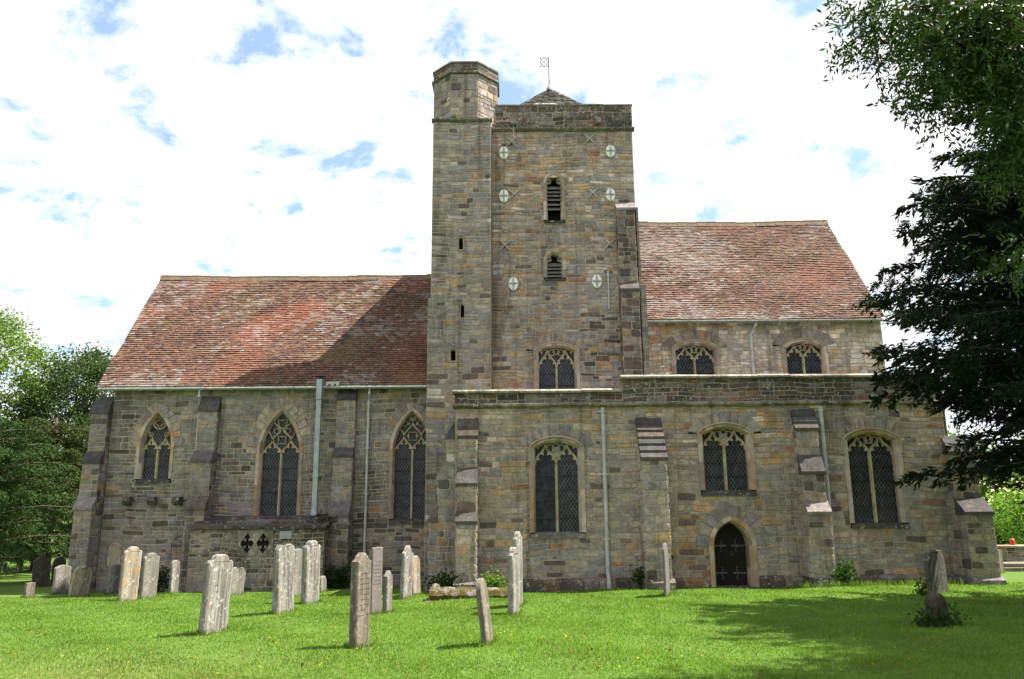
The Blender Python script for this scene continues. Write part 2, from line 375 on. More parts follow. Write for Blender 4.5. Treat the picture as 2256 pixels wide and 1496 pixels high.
def place_stones(stones, parent, rng, mat, n_ind=220, name='stone', rest='small_stones', **kw):
    """the largest stones become objects of their own, the rest one part"""
    order = sorted(range(len(stones)), key=lambda i: -(stones[i][2] - stones[i][1]) * (stones[i][4] - stones[i][3]))
    ind = set(order[:n_ind]); mb = MB()
    for i, (fr, a, b, c, d, z) in enumerate(stones):
        if i in ind:
            m = MB(); make_stone(m, fr, a, b, c, d, rng, pick(z, rng, a + fr.O.x, c), **kw); m.build(name, mat, parent, fix=False)
        else: make_stone(mb, fr, a, b, c, d, rng, pick(z, rng, a + fr.O.x, c), **kw)
    if mb.f: stuff(mb.build(rest, mat, parent, fix=False))

# ------------------------------------------------------------------ church
church = thing('church', 'medieval stone church with a square central tower, stair turret and red tiled roofs', 'church', (0, 28, -0.2))
YA, YT, YU, YC, YN, AX = 24.0, 27.5, 26.9, 28.1, 28.1, 32.0
rng = random.Random(7)

class Arch:
    """outline of an opening in its own frame, arch shape kind 'pointed' or 'segment'"""
    def __init__(s, xc, Y, a, sill, spring, apex, kind, bw=0.12, vh=0.34, sillh=0.16):
        s.fr = front(Y, xc); s.xc, s.Y, s.a, s.sill, s.spring, s.apex, s.kind, s.bw, s.vh, s.sillh = xc, Y, a, sill, spring, apex, kind, bw, vh, sillh
        H = apex - spring; pts = []; n = 12
        if kind == 'pointed':
            c = (H * H - a * a) / (2 * a); rad = a + c; th = math.atan2(H, c)
            arc = [(rad * math.cos(th * i / n) - c, spring + rad * math.sin(th * i / n)) for i in range(n + 1)]
        else:
            rad = (a * a + H * H) / (2 * H); th = math.asin(min(1, a / rad))
            arc = [(rad * math.sin(th * (1 - i / n)), apex - rad + rad * math.cos(th * (1 - i / n))) for i in range(n + 1)]
        m = 6
        jamb = [(a, sill + (spring - sill) * i / m) for i in range(m)]
        right = jamb + arc; right[-1] = (0, apex)
        s.pl = [(-u, v) for u, v in right] + [(u, v) for u, v in right[-2::-1]]
        s.m = m; s.n = n
    def off(s, d):
        out = []; pl = s.pl
        for i, (u, v) in enumerate(pl):
            u0, v0 = pl[max(0, i - 1)]; u1, v1 = pl[min(len(pl) - 1, i + 1)]
            dx, dy = u1 - u0, v1 - v0; L = math.hypot(dx, dy) or 1
            nx, ny = -dy / L, dx / L
            k = 1.0
            if i == s.m + s.n: nx, ny = 0, 1; k = 1.0
            out.append((u + nx * d * k, v + ny * d * k))
        return out
    def hw_of(s, pl, v):
        half = pl[len(pl) // 2:]                         # apex .. bottom right
        if v >= half[0][1]: return 0.0
        best = 0.0
        for (u0, v0), (u1, v1) in zip(half, half[1:]):
            if min(v0, v1) - 1e-9 <= v <= max(v0, v1) + 1e-9:
                t = 0 if abs(v1 - v0) < 1e-9 else (v - v0) / (v1 - v0); best = max(best, u0 + (u1 - u0) * t)
        return best
    def inside(s, u, v, d=0.0):
        if v < s.sill: return False
        return abs(u) < s.hw_of(s.pl, v) - d
    def block(s):
        jo = s.off(s.bw - 0.015); ao = s.off(s.bw + s.vh - 0.05)
        bot = s.sill - s.sillh
        def f(v0, v1):
            if v1 <= bot + 0.005: return None
            vv = lambda v: max(v, s.sill + 0.001)
            def hw(v): return s.hw_of(jo if v < s.spring else ao, v)
            h = min(hw(vv(v0)), hw(vv(v1)))
            if h <= 0.02: return None
            return (s.xc - h, s.xc + h, bot if v0 < bot else None)
        return f
def win_px(l, r, sill, spring, apex, Y, kind, **k):
    c = (l + r) / 2; a = (PX(r, spring, Y) - PX(l, spring, Y)) / 2
    return Arch(PX(c, (sill + spring) / 2, Y), Y, a, PZ(c, sill, Y), PZ(c, spring, Y), PZ(c, apex, Y), kind, **k)
def band(mb, fr, A, nA, B, nB, col=None):
    cc = (1, 1, 1)
    for i in range(len(A) - 1):
        if i % 3 == 0 and col: cc = col()
        mb.quad(fr(*A[i], nA), fr(*A[i + 1], nA), fr(*B[i + 1], nB), fr(*B[i], nB), cc)
def bar(mb, fr, pts, w, n0, n1, col):
    """chamfered bar swept along a line in the window plane"""
    for i in range(len(pts) - 1):
        pass
    rows = []
    for i, (u, v) in enumerate(pts):
        u0, v0 = pts[max(0, i - 1)]; u1, v1 = pts[min(len(pts) - 1, i + 1)]
        dx, dy = u1 - u0, v1 - v0; L = math.hypot(dx, dy) or 1; nx, ny = -dy / L, dx / L
        rows.append([fr(u + nx * w / 2, v + ny * w / 2, n0), fr(u + nx * w / 2, v + ny * w / 2, (n0 + n1) / 2), fr(u + nx * w * 0.2, v + ny * w * 0.2, n1),
                     fr(u - nx * w * 0.2, v - ny * w * 0.2, n1), fr(u - nx * w / 2, v - ny * w / 2, (n0 + n1) / 2), fr(u - nx * w / 2, v - ny * w / 2, n0)])
    for r0, r1 in zip(rows, rows[1:]):
        for k in range(5): mb.quad(r0[k], r0[k + 1], r1[k + 1], r1[k], col)
def bez(p0, p1, p2, p3, n=12):
    o = []
    for i in range(n + 1):
        t = i / n; a, b, c, d = (1 - t) ** 3, 3 * t * (1 - t) ** 2, 3 * t * t * (1 - t), t ** 3
        o.append((a * p0[0] + b * p1[0] + c * p2[0] + d * p3[0], a * p0[1] + b * p1[1] + c * p2[1] + d * p3[1]))
    return o
def cusp(mb, fr, p, tip, half, n0, n1, col):
    dx, dy = tip[0] - p[0], tip[1] - p[1]; L = math.hypot(dx, dy) or 1; tx, ty = -dy / L * half, dx / L * half
    A = [(p[0] - tx, p[1] - ty), (p[0] + tx, p[1] + ty), tip]
    vs = [fr(u, v, n0) for u, v in A] + [fr(u, v, n1) for u, v in A]
    mb.add(vs, [(3, 4, 5), (0, 1, 4, 3), (1, 2, 5, 4), (2, 0, 3, 5)], col)
def circle(c, r, n=20, lobes=0, amp=0.0, ph=0.0):
    return [(c[0] + (r - amp * abs(math.cos(lobes * (2 * math.pi * i / n + ph) / 2))) * math.cos(2 * math.pi * i / n), c[1] + (r - amp * abs(math.cos(lobes * (2 * math.pi * i / n + ph) / 2))) * math.sin(2 * math.pi * i / n)) for i in range(n + 1)]
STONE_C = (0.38, 0.315, 0.22)
def glazing(A, tracery, parent, lead=(True, True), shield=False):
    fr, a, w = A.fr, A.a - 0.06, 2 * A.a - 0.12
    N0, N1, NG = -0.30, -0.14, -0.245
    s0 = A.s0
    mb = MB(); col = lambda: tuple(c * rng.uniform(0.85, 1.15) for c in STONE_C); bwid = 0.075
    # mullion
    m = MB(); bar(m, fr, [(0, A.sill), (0, (A.sill + s0) / 2), (0, s0 + 0.02)], 0.10, N0, N1, col()); m.build('mullion', M['dressed'], parent)
    def clip(pts): return [p for p in pts if A.inside(p[0], p[1], 0.01)]
    def put(pts, wd=bwid):
        pts = clip(pts)
        if len(pts) > 1: bar(mb, fr, pts, wd, N0 + 0.02, N1 - 0.01, col())
    def cusps(curve, side, sz=0.10):
        for t in (0.28, 0.62):
            i = int(t * (len(curve) - 1)); (u0, v0), (u1, v1) = curve[max(0, i - 1)], curve[i + 1]
            dx, dy = u1 - u0, v1 - v0; L = math.hypot(dx, dy) or 1; nx, ny = -dy / L * side, dx / L * side
            p = curve[i]; tip = (p[0] + nx * sz, p[1] + ny * sz - sz * 0.25)
            if A.inside(*p): cusp(mb, fr, p, tip, sz * 0.75, N0 + 0.03, N1 - 0.03, col())
    q = w / 4
    if tracery == 'ogee':
        top = A.apex - (A.apex - A.spring) * 0.25 + 0.02; hh = top - s0
        for sgn in (-1, 1):
            c1 = bez((0, s0), (sgn * 0.02, s0 + hh * 0.55), (sgn * (q - 0.02), s0 + hh * 0.42), (sgn * q, top))
            c2 = bez((sgn * 2 * q, s0), (sgn * (2 * q - 0.02), s0 + hh * 0.55), (sgn * (q + 0.02), s0 + hh * 0.42), (sgn * q, top))
            put(c1); put(c2); cusps(c1, sgn * -1 if sgn < 0 else -1 * sgn); cusps(c2, sgn)
            for i, t in ((3, 0.2), (5, 0.45)):
                pass
        # cusped central panel: three lobes under the head
        r = w * 0.085; zc = A.apex - 0.09 - r
        for du in (-0.125 * w, 0, 0.125 * w):
            put(circle((du, zc - (0.03 if du else -0.005)), r, 14), 0.04)
        for sgn in (-1, 1):
            for t in (0.3, 0.7):
                p = (sgn * q * (1.15 + 0.75 * t), s0 + hh * (0.83 - 0.35 * t))
                if A.inside(p[0], p[1] + 0.1): cusp(mb, fr, (p[0], p[1] + 0.17), (p[0], p[1] + 0.06), 0.05, N0 + 0.03, N1 - 0.03, col())
    else:
        Hh = A.apex - s0; L = Hh * (0.36 if tracery == 'net' else 0.33)
        def sn(x0, x1, z0, z1): return [(x0 + (x1 - x0) * 0.5 * (1 - math.cos(math.pi * i / 12)), z0 + (z1 - z0) * i / 12) for i in range(13)]
        for sgn in (-1, 1):
            a1 = sn(0, sgn * q, s0, s0 + L); a2 = sn(sgn * 2 * q, sgn * q, s0, s0 + L)
            put(a1); put(a2); cusps(a1, -sgn); cusps(a2, sgn)
            if tracery == 'net':
                put(sn(sgn * q, 0, s0 + L, s0 + 2 * L)); put(sn(sgn * q, sgn * 2 * q, s0 + L, s0 + 2 * L))
                put(sn(0, sgn * q, s0 + 2 * L, s0 + 3 * L))
                put(circle((sgn * q * 0.98, s0 + L * 1.02 + L * 0.9), L * 0.22, 12), 0.03)
                b = s0 + L
                for zz, uu in ((b + 0.02, 0), (b + L * 0.9, sgn * q)):
                    cusp(mb, fr, (uu + sgn * q * 0.62 * (1 if uu == 0 else -1), zz), (uu + sgn * q * 0.3 * (1 if uu == 0 else -1), zz), 0.06, N0 + 0.03, N1 - 0.03, col())
            elif tracery == 'wheel':
                put(sn(sgn * q, sgn * 2 * q, s0 + L, s0 + L * 1.9), 0.06)
                put(circle((sgn * q * 1.15, s0 + L * 1.25), q * 0.30, 12), 0.035)
            elif tracery == 'flame':
                put(sn(sgn * q, sgn * 0.12 * q, s0 + L, s0 + 1.75 * L)); put(sn(sgn * 0.12 * q, sgn * 0.95 * q, s0 + 1.7 * L, s0 + 2.3 * L), 0.06)
                put(sn(sgn * q, sgn * 1.6 * q, s0 + 0.9 * L, s0 + 1.9 * L), 0.055)
                put(circle((sgn * q * 0.62, s0 + L * 1.62), q * 0.28, 12), 0.035)
        if tracery == 'wheel':
            put(circle((0, A.apex - q * 1.5), q * 0.92, 24), 0.07); put(circle((0, A.apex - q * 1.5), q * 0.74, 32, 4, q * 0.3, math.pi / 4), 0.04)
        if tracery == 'flame':
            put(circle((0, A.apex - q * 1.45), q * 0.72, 32, 4, q * 0.3), 0.045); put(circle((0, s0 + L * 0.98), q * 0.62, 32, 4, q * 0.28), 0.04)
        if tracery == 'net':
            put(circle((0, s0 + L * 1.0), q * 0.66, 32, 4, q * 0.22), 0.04); put(circle((0, s0 + L * 2.35), q * 0.5, 32, 4, q * 0.18), 0.04)
    if mb.f: mb.build('tracery', M['dressed'], parent)
    # glass of the two lights and of the head
    for sgn in (-1, 1):
        pts = [(0, A.sill)] + [(sgn * min(a + 0.03, A.hw_of(A.pl, v) + 0.0), v) for v in np.linspace(A.sill, A.apex - 0.005, 14)] + [(0, A.apex - 0.005)]
        g = MB(); g.add([fr(u, v, NG - 0.015) for u, v in pts], [tuple(range(len(pts)))]); g.build('glass_pane', M['glass'], parent)
    ld = MB(); wd = 0.0042
    for li, sgn in ((0, -1), (1, 1)):
        sl_, st = 1.55, 0.17
        for d in (-1, 1):
            k0 = A.sill - sl_ * a - 0.2
            while k0 < A.apex + sl_ * a:
                run = []
                for i in range(41):
                    u = sgn * a * i / 40; v = k0 + d * sl_ * u
                    if A.sill < v < A.apex and A.inside(u, v, 0.01): run.append((u, v))
                if len(run) > 1 and lead[li]:
                    (u0, v0), (u1, v1) = run[0], run[-1]; L = math.hypot(u1 - u0, v1 - v0); nx, ny = -(v1 - v0) / L * wd, (u1 - u0) / L * wd
                    ld.add([fr(u0 + nx, v0 + ny, NG), fr(u1 + nx, v1 + ny, NG), fr(u1 - nx, v1 - ny, NG), fr(u0 - nx, v0 - ny, NG)], [(0, 1, 2, 3)])
                k0 += st
    if ld.f: stuff(ld.build('lead_lattice', M['lead_came'], parent))
    v = A.sill + 0.42
    while v < s0 + 0.12:
        for sgn in (-1, 1):
            b = MB(); x0, x1 = sorted((sgn * 0.04, sgn * (a + 0.02))); p0, p1 = fr(x0, v - 0.012, NG + 0.004), fr(x1, v + 0.012, NG + 0.03)
            b.box((p0.x, p1.y, p0.z), (p1.x, p0.y, p1.z)); b.build('saddle_bar', M['iron'], parent)
        v += 0.42
    if shield:
        zc = A.apex - 0.32; pts = [(-0.13, zc + 0.13), (0.13, zc + 0.13), (0.12, zc - 0.05), (0, zc - 0.2), (-0.12, zc - 0.05)]
        g = MB(); g.add([fr(u, v, NG + 0.01) for u, v in pts] + [fr(u, v, NG + 0.035) for u, v in pts], [(5, 6, 7, 8, 9)] + [(i, (i + 1) % 5, 5 + (i + 1) % 5, 5 + i) for i in range(5)])
        g.build('glass_shield', M['plate_rib'], parent)
def surround(A, name, parent, depth=0.36, hood=False, nv=None, label=None):
    fr = A.fr; mb = MB(); col = lambda: pick('ring', rng)
    o1, o2, o3 = A.off(A.bw), A.pl, A.off(-0.065)
    band(mb, fr, A.off(A.bw + 0.002), -0.03, o1, 0.042, col); band(mb, fr, o1, 0.042, o2, 0.042, col); band(mb, fr, o2, 0.042, o3, -0.10, col); band(mb, fr, o3, -0.10, o3, -depth, col)
    part = mb.build(name, M['dressed'], parent)
    if label: part['label'] = label
    if A.sillh > 0:
        s = MB(); e = A.a + A.bw * 0.75; s.prism([(A.Y - 0.075, A.sill - A.sillh), (A.Y - 0.075, A.sill - 0.05), (A.Y + depth - 0.04, A.sill + 0.02), (A.Y + depth - 0.04, A.sill - A.sillh)], 0, A.xc - e, A.xc + e, pick('slab', rng))
        s.build('sill', M['dark_stone'], part)
    if A.vh > 0:
        i0 = A.m; i1 = len(A.pl) - 1 - A.m; inn = A.off(A.bw + 0.004)[i0:i1 + 1]; out = A.off(A.bw + A.vh)[i0:i1 + 1]
        # arc-length division
        seg = [0]
        for p, q in zip(inn, inn[1:]): seg.append(seg[-1] + math.dist(p, q))
        nv = nv or max(7, int(seg[-1] / 0.26))
        def at(pl, s_):
            for i in range(len(seg) - 1):
                if seg[i + 1] >= s_ - 1e-9:
                    t = (s_ - seg[i]) / (seg[i + 1] - seg[i]); return (pl[i][0] + (pl[i + 1][0] - pl[i][0]) * t, pl[i][1] + (pl[i + 1][1] - pl[i][1]) * t)
            return pl[-1]
        cuts = [seg[-1] * (i + (rng.uniform(-0.2, 0.2) if 0 < i < nv else 0)) / nv for i in range(nv + 1)]
        for s0, s1 in zip(cuts, cuts[1:]):
            g = 0.009; vv = rng.uniform(0.82, 1.02)
            A1, B1, A2, B2 = at(inn, s0 + g), at(inn, s1 - g), at(out, s0 + g), at(out, s1 - g)
            A2 = (A1[0] + (A2[0] - A1[0]) * vv, A1[1] + (A2[1] - A1[1]) * vv); B2 = (B1[0] + (B2[0] - B1[0]) * vv, B1[1] + (B2[1] - B1[1]) * vv)
            mid = ((A2[0] + B2[0]) / 2, (A2[1] + B2[1]) / 2 + 0.01)
            Q = [A1, B1, B2, mid, A2]; cx = sum(p[0] for p in Q) / 5; cy = sum(p[1] for p in Q) / 5
            t = rng.uniform(0.03, 0.042); v = MB()
            v.add([fr(u, w, -0.02) for u, w in Q] + [fr(u, w, t * 0.7) for u, w in Q] + [fr(u + (cx - u) * 0.07, w + (cy - w) * 0.07, t) for u, w in Q],
                  [(i + k, (i + 1) % 5 + k, (i + 1) % 5 + 5 + k, i + 5 + k) for k in (0, 5) for i in range(5)] + [(10, 11, 12, 13, 14)], pick('vouss', rng))
            v.build('voussoir', M['stone'], part, fix=False)
        # mortar behind the ring
        mo = MB(); band(mo, fr, A.off(A.bw)[i0:i1 + 1], 0.004, A.off(A.bw + A.vh + 0.03)[i0:i1 + 1], 0.004); mo.build('arch_mortar', M['mortar'], part)
    if hood:
        h = MB(); pl = A.off(A.bw - 0.02)[A.m - 1:len(A.pl) - A.m + 1]; pl = [(pl[0][0] - 0.12, pl[0][1])] + pl + [(pl[-1][0] + 0.12, pl[-1][1])]
        bar(h, fr, pl, 0.06, 0.0, 0.085, PAL['cream']); h.build('hood_mould', M['dressed'], part)
    return part
WIN = {}
WIN['w1'] = win_px(306, 374, 1055, 985, 908, YC, 'pointed', bw=0.11, vh=0.30)
WIN['w2'] = win_px(568, 657, 1137, 1000, 905, YC, 'pointed', bw=0.11, vh=0.42)
WIN['w3'] = win_px(864, 948, 1143, 990, 905, YC, 'pointed', bw=0.11, vh=0.3)
WIN['a1'] = win_px(1176, 1279, 1173, 986, 970, YA, 'segment', bw=0.13, vh=0.36)
WIN['a2'] = win_px(1549, 1653, 1080, 956, 940, YA, 'segment', bw=0.13, vh=0.36)
WIN['a3'] = win_px(1874, 1983, 1152, 968, 952, YA, 'segment', bw=0.13, vh=0.34)
WIN['t1'] = win_px(1184, 1270, 872, 773, 761, YT, 'segment', bw=0.12, vh=0.34)
WIN['c1'] = win_px(1488, 1579, 845, 769, 756, YN, 'segment', bw=0.12, vh=0.42)
WIN['c2'] = win_px(1733, 1818, 840, 764, 752, YN, 'segment', bw=0.12, vh=0.42)
for kx, sy in (('w1', 985), ('w2', 992), ('w3', 990), ('a1', 1024), ('a2', 994), ('a3', 1008), ('t1', 812), ('c1', 800), ('c2', 795)):
    WIN[kx].s0 = PZ(1128, sy, WIN[kx].Y)
    WIN[kx].s0 = min(WIN[kx].s0, WIN[kx].spring)
DOOR = win_px(1574, 1660, 1300, 1203, 1146, YA, 'pointed', bw=0.13, vh=0.42, sillh=0.0)

def wall(name, fr, u0, u1, v0, v1, zone, hr, wr, seed, wins=(), n_ind=220, extra=(), mat='stone', **kw):
    r = random.Random(seed); back = MB(); st = []
    lay(fr, u0, u1, v0, v1, r, hr, wr, zone, back, st, [w.block() for w in wins] + list(extra), **kw)
    o = back.build(name, M['mortar'], church, fix=False); place_stones(st, o, r, M[mat], n_ind, rough=0.3); return o
def rect_block(x0, x1, z0, z1):
    def f(a, b):
        if b <= z0 + 0.01 or a >= z1 - 0.01: return None
        return (x0, x1, None)
    return f
def mass(name, lo, hi):
    m = MB(); m.box(lo, hi); return m.build(name, M['masonry'], church)

# ---- chancel
cx0, cx1 = PX(240, 1000, YC), -1.2
c_eave = PZ(560, 858, YC)
slot = []                                             # narrow recesses: (x0, x1, z0, z1, Y)
zr_ = random.Random(2)
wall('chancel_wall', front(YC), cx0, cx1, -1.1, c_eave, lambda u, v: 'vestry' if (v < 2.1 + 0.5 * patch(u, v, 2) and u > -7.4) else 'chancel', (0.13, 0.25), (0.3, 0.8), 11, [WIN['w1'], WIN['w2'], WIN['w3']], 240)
mass('chancel_core', (cx0 + 0.03, YC + 0.42, -1.2), (cx1 + 0.5, 2 * AX - YC, c_eave))
for kx, tr in (('w1', 'wheel'), ('w2', 'flame'), ('w3', 'net')):
    w = surround(WIN[kx], 'window', church); glazing(WIN[kx], tr, w)
# ---- aisle and its parapets
ax0, axm, ax1 = PX(1003, 1000, YA), PX(1372, 860, YA), PX(2100, 1100, YA)
str_z = PZ(1500, 892, YA)                             # top of the wall / string course
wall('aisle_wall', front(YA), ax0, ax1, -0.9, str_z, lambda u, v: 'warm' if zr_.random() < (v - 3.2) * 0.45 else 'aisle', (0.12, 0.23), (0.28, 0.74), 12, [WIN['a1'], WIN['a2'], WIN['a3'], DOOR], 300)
par_lo, par_hi = PZ(1180, 866, YA), PZ(1650, 833, YA)
for nm, x0, x1, z1, sd_ in (('low_parapet', ax0 - 0.02, axm, par_lo, 13), ('high_parapet', axm, ax1 + 0.1, par_hi, 14)):
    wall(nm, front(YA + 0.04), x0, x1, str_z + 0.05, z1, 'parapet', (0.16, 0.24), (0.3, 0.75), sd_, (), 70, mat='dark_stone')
mass('aisle_core', (ax0 + 0.03, YA + 0.66, -1.0), (ax1 + 0.08, YN + 0.5, str_z - 0.05))
m = MB(); m.box((ax0, YA + 0.07, str_z), (axm, YA + 0.42, par_lo)); m.box((axm, YA + 0.07, str_z), (ax1 + 0.1, YA + 0.42, par_hi)); m.build('parapet_core', M['masonry'], church)
m = MB(); m.box((ax1 + 0.05, YA + 0.04, -1.0), (ax1 + 0.1, YN + 0.4, par_hi - 0.02)); m.build('aisle_end_wall', M['masonry'], church)
m = MB(); m.box((ax0 - 0.02, YA + 0.04, -1.0), (ax0 + 0.03, YN - 0.2, par_lo - 0.02)); m.build('aisle_end_wall', M['masonry'], church)
m = MB(); m.prism([(YA + 0.42, str_z + 0.02), (YN + 0.2, str_z + 0.35), (YN + 0.2, str_z), (YA + 0.42, str_z - 0.1)], 0, ax0, ax1); m.build('aisle_lead_roof', M['lead_sheet'], church)
def course(name, x0, x1, Y, prof, zone, seed, lmin=0.7, lmax=1.5, mat='dark_stone', cols=None):
    """a run of moulded stones with the profile prof [(out, z)...] along x"""
    r = random.Random(seed); x = x0; root = None
    while x < x1 - 0.02:
        w = r.uniform(lmin, lmax)
        if x1 - x - w < lmin * 0.6: w = x1 - x
        dz = r.uniform(-0.012, 0.012); do = r.uniform(-0.012, 0.012)
        b = MB(); b.prism([(Y - o - do, z + dz) for o, z in prof], 0, x + 0.004, x + w - 0.004, cols(r) if cols else pick(zone, r))
        o = b.build(name, M[mat], church if root is None else root); root = root or o
        x += w
    return root
STRP = [(-0.05, 0.0), (0.05, 0.0), (0.15, 0.06), (0.15, 0.12), (0.02, 0.17), (-0.05, 0.17)]
def tint(col, lo=0.85, hi=1.15):
    def f(r):
        q = r.uniform(lo, hi); return tuple(c * q for c in col)
    return f
pale = tint((0.2, 0.18, 0.135))
course('string_course', ax0 - 0.08, ax1 + 0.15, YA, [(o, z + str_z - 0.06) for o, z in STRP], 'parapet', 15, cols=pale)
COPP = [(-0.5, 0.0), (0.1, 0.0), (0.1, 0.06), (-0.05, 0.13), (-0.5, 0.13)]
lichen = tint((0.22, 0.2, 0.155))
course('parapet_coping', ax0 - 0.1, axm - 0.02, YA, [(o, z + par_lo) for o, z in COPP], 'parapet', 16, cols=lichen)
course('parapet_coping', axm - 0.06, ax1 + 0.16, YA, [(o, z + par_hi) for o, z in COPP], 'parapet', 17, cols=lichen)
# plinth with a mossy offset at the foot of the aisle wall
pz = PZ(1250, 1277, YA)
course('plinth', ax0, PX(1560, 1290, YA), YA, [(-0.02, -1.0), (0.16, -1.0), (0.16, pz - 0.06), (-0.02, pz + 0.05)], 'vestry', 18, 0.4, 0.9)
course('plinth', PX(1672, 1290, YA), ax1, YA, [(-0.02, -1.0), (0.16, -1.0), (0.16, pz - 0.02), (-0.02, pz + 0.08)], 'vestry', 19, 0.4, 0.9)
for kx, tr, ld in (('a1', 'ogee', (False, True)), ('a2', 'ogee', (True, True)), ('a3', 'ogee', (True, True))):
    w = surround(WIN[kx], 'window', church, hood=True); glazing(WIN[kx], tr, w, ld, shield=(kx != 'a3'))
# ---- the door
dw = surround(DOOR, 'doorway', church, depth=0.62)
lf = MB(); fr = DOOR.fr
gap = 0.004; npl = 12; a = DOOR.a - 0.02
door = MB(); pts = [(-a, DOOR.sill + 0.03)] + [(u, v) for u, v in DOOR.pl if v > DOOR.spring - 0.3] + [(a, DOOR.sill + 0.03)]
door.add([fr(u, v, -0.50) for u, v in pts], [tuple(range(len(pts)))]); door = door.build('door', M['door'], church)
def arch_top(u):
    lo, hi = DOOR.spring, DOOR.apex
    for _ in range(30):
        mid = (lo + hi) / 2
        if DOOR.hw_of(DOOR.pl, mid) > abs(u): lo = mid
        else: hi = mid
    return lo
for i in range(npl):
    u0, u1 = -a + 2 * a * i / npl + gap, -a + 2 * a * (i + 1) / npl - gap
    t0, t1 = arch_top(u0) - 0.01, arch_top(u1) - 0.01; b = MB(); n0, n1 = -0.495, -0.47 + rng.uniform(-0.004, 0.004)
    Q = [(u0, DOOR.sill + 0.04), (u1, DOOR.sill + 0.04), (u1, t1), (u0, t0)]
    b.add([fr(u, v, n0) for u, v in Q] + [fr(u, v, n1) for u, v in Q], [(4, 5, 6, 7), (0, 1, 5, 4), (1, 2, 6, 5), (2, 3, 7, 6), (3, 0, 4, 7)]); b.build('plank', M['door'], door)
M['hinge'] = simple('worn_iron_strap', (0.075, 0.07, 0.065), 0.5, 0.5, 0.4, 10)
for zf in (0.22, 0.62):
    zc = DOOR.sill + (DOOR.apex - DOOR.sill) * zf
    for s_ in (-1, 1):
        b = MB(); bar(b, fr, [(s_ * a * 0.97, zc), (s_ * a * 0.5, zc), (s_ * 0.08, zc)], 0.055, -0.475, -0.45, (1, 1, 1))
        for d in (-1, 1): bar(b, fr, [(s_ * a * 0.5, zc), (s_ * a * 0.38, zc + d * 0.07), (s_ * a * 0.36, zc + d * 0.15), (s_ * a * 0.46, zc + d * 0.19)], 0.03, -0.475, -0.452, (1, 1, 1))
        b.build('strap_hinge', M['hinge'], door)
b = MB(); b.tube([fr(0.07 + 0.05 * math.cos(t), DOOR.sill + 1.02 + 0.05 * math.sin(t), -0.45) for t in np.linspace(0, 2 * math.pi, 13)], 0.009, 6); b.build('ring_handle', M['hinge'], door)
b = MB(); b.box((DOOR.xc - a - 0.1, YA - 0.2, gz(DOOR.xc, YA) - 0.1), (DOOR.xc + a + 0.1, YA + 0.5, gz(DOOR.xc, YA) + 0.045), pick('slab', rng)); b.build('door_step', M['dark_stone'], church)

# ---- nave clerestory
nx0, nx1 = PX(1400, 760, YN), PX(1946, 760, YN)
n_eave = PZ(1680, 706, YN)
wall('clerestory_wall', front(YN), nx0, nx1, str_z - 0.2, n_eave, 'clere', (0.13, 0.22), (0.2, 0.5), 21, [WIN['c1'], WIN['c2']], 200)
mass('nave_core', (nx0 - 0.3, YN + 0.42, -1.0), (nx1 - 0.03, 2 * AX - YN, n_eave))
for kx in ('c1', 'c2'):
    w = surround(WIN[kx], 'window', church, hood=True); glazing(WIN[kx], 'ogee', w)

# ---- tower
tx0, tx1 = PX(1084, 550, YT), PX(1398, 420, YT)
t_str, t_top = PZ(1240, 288, YT), PZ(1240, 234, YT)
t_back = 36.2; tbx0 = -1.2
bel1 = win_px(1203, 1239, 485, 403, 385, YT, 'pointed', bw=0.10, vh=0.0, sillh=0.12)
bel2 = win_px(1203, 1241, 612, 575, 556, YT, 'pointed', bw=0.10, vh=0.0, sillh=0.12)
wall('tower_wall', front(YT), tx0, tx1, str_z - 0.1, t_str, lambda u, v: 'warm' if v > 12.2 and zr_.random() < 0.6 else ('vestry' if u > 2.6 and v < 9.5 and zr_.random() < 0.55 else 'tower'), (0.10, 0.22), (0.24, 0.68), 31, [WIN['t1'], bel1, bel2], 300)
wall('tower_parapet', front(YT - 0.02), tx0 - 0.1, tx1 + 0.02, t_str + 0.08, t_top, 'parapet', (0.24, 0.34), (0.4, 0.9), 32, (), 60, mat='dark_stone')
mass('tower_core', (tbx0, YT + 0.42, -1.0), (tx1 - 0.03, t_back, t_str))
m = MB(); m.box((tbx0, YT + 0.06, t_str - 0.1), (tx1, YT + 0.45, t_top)); m.box((tx1 - 0.4, YT + 0.45, t_str - 0.1), (tx1, t_back, t_top)); m.box((tbx0, YT + 0.45, t_str - 0.1), (tbx0 + 0.4, t_back, t_top)); m.box((tbx0 + 0.4, t_back - 0.4, t_str - 0.1), (tx1 - 0.4, t_back, t_top)); m.build('tower_parapet_core', M['masonry'], church)
m = MB(); m.box((tbx0, YT + 0.02, str_z), (tx0, YT + 0.45, t_str)); m.box((tx1 - 0.05, YT + 0.03, str_z - 1), (tx1 - 0.004, YT + 0.45, t_str)); m.build('tower_flank', M['masonry'], church)
course('tower_string_course', tx0 - 0.05, tx1 + 0.08, YT, [(o, z + t_str - 0.05) for o, z in STRP], 'parapet', 33, cols=tint((0.15, 0.14, 0.10)))
course('tower_coping', tx0 - 0.12, tx1 + 0.05, YT, [(o, z + t_top) for o, z in [(-0.45, 0), (0.06, 0), (0.06, 0.05), (-0.05, 0.09), (-0.45, 0.09)]], 'parapet', 34, cols=tint((0.19, 0.18, 0.12)))
w = surround(WIN['t1'], 'window', church, hood=True); glazing(WIN['t1'], 'ogee', w)
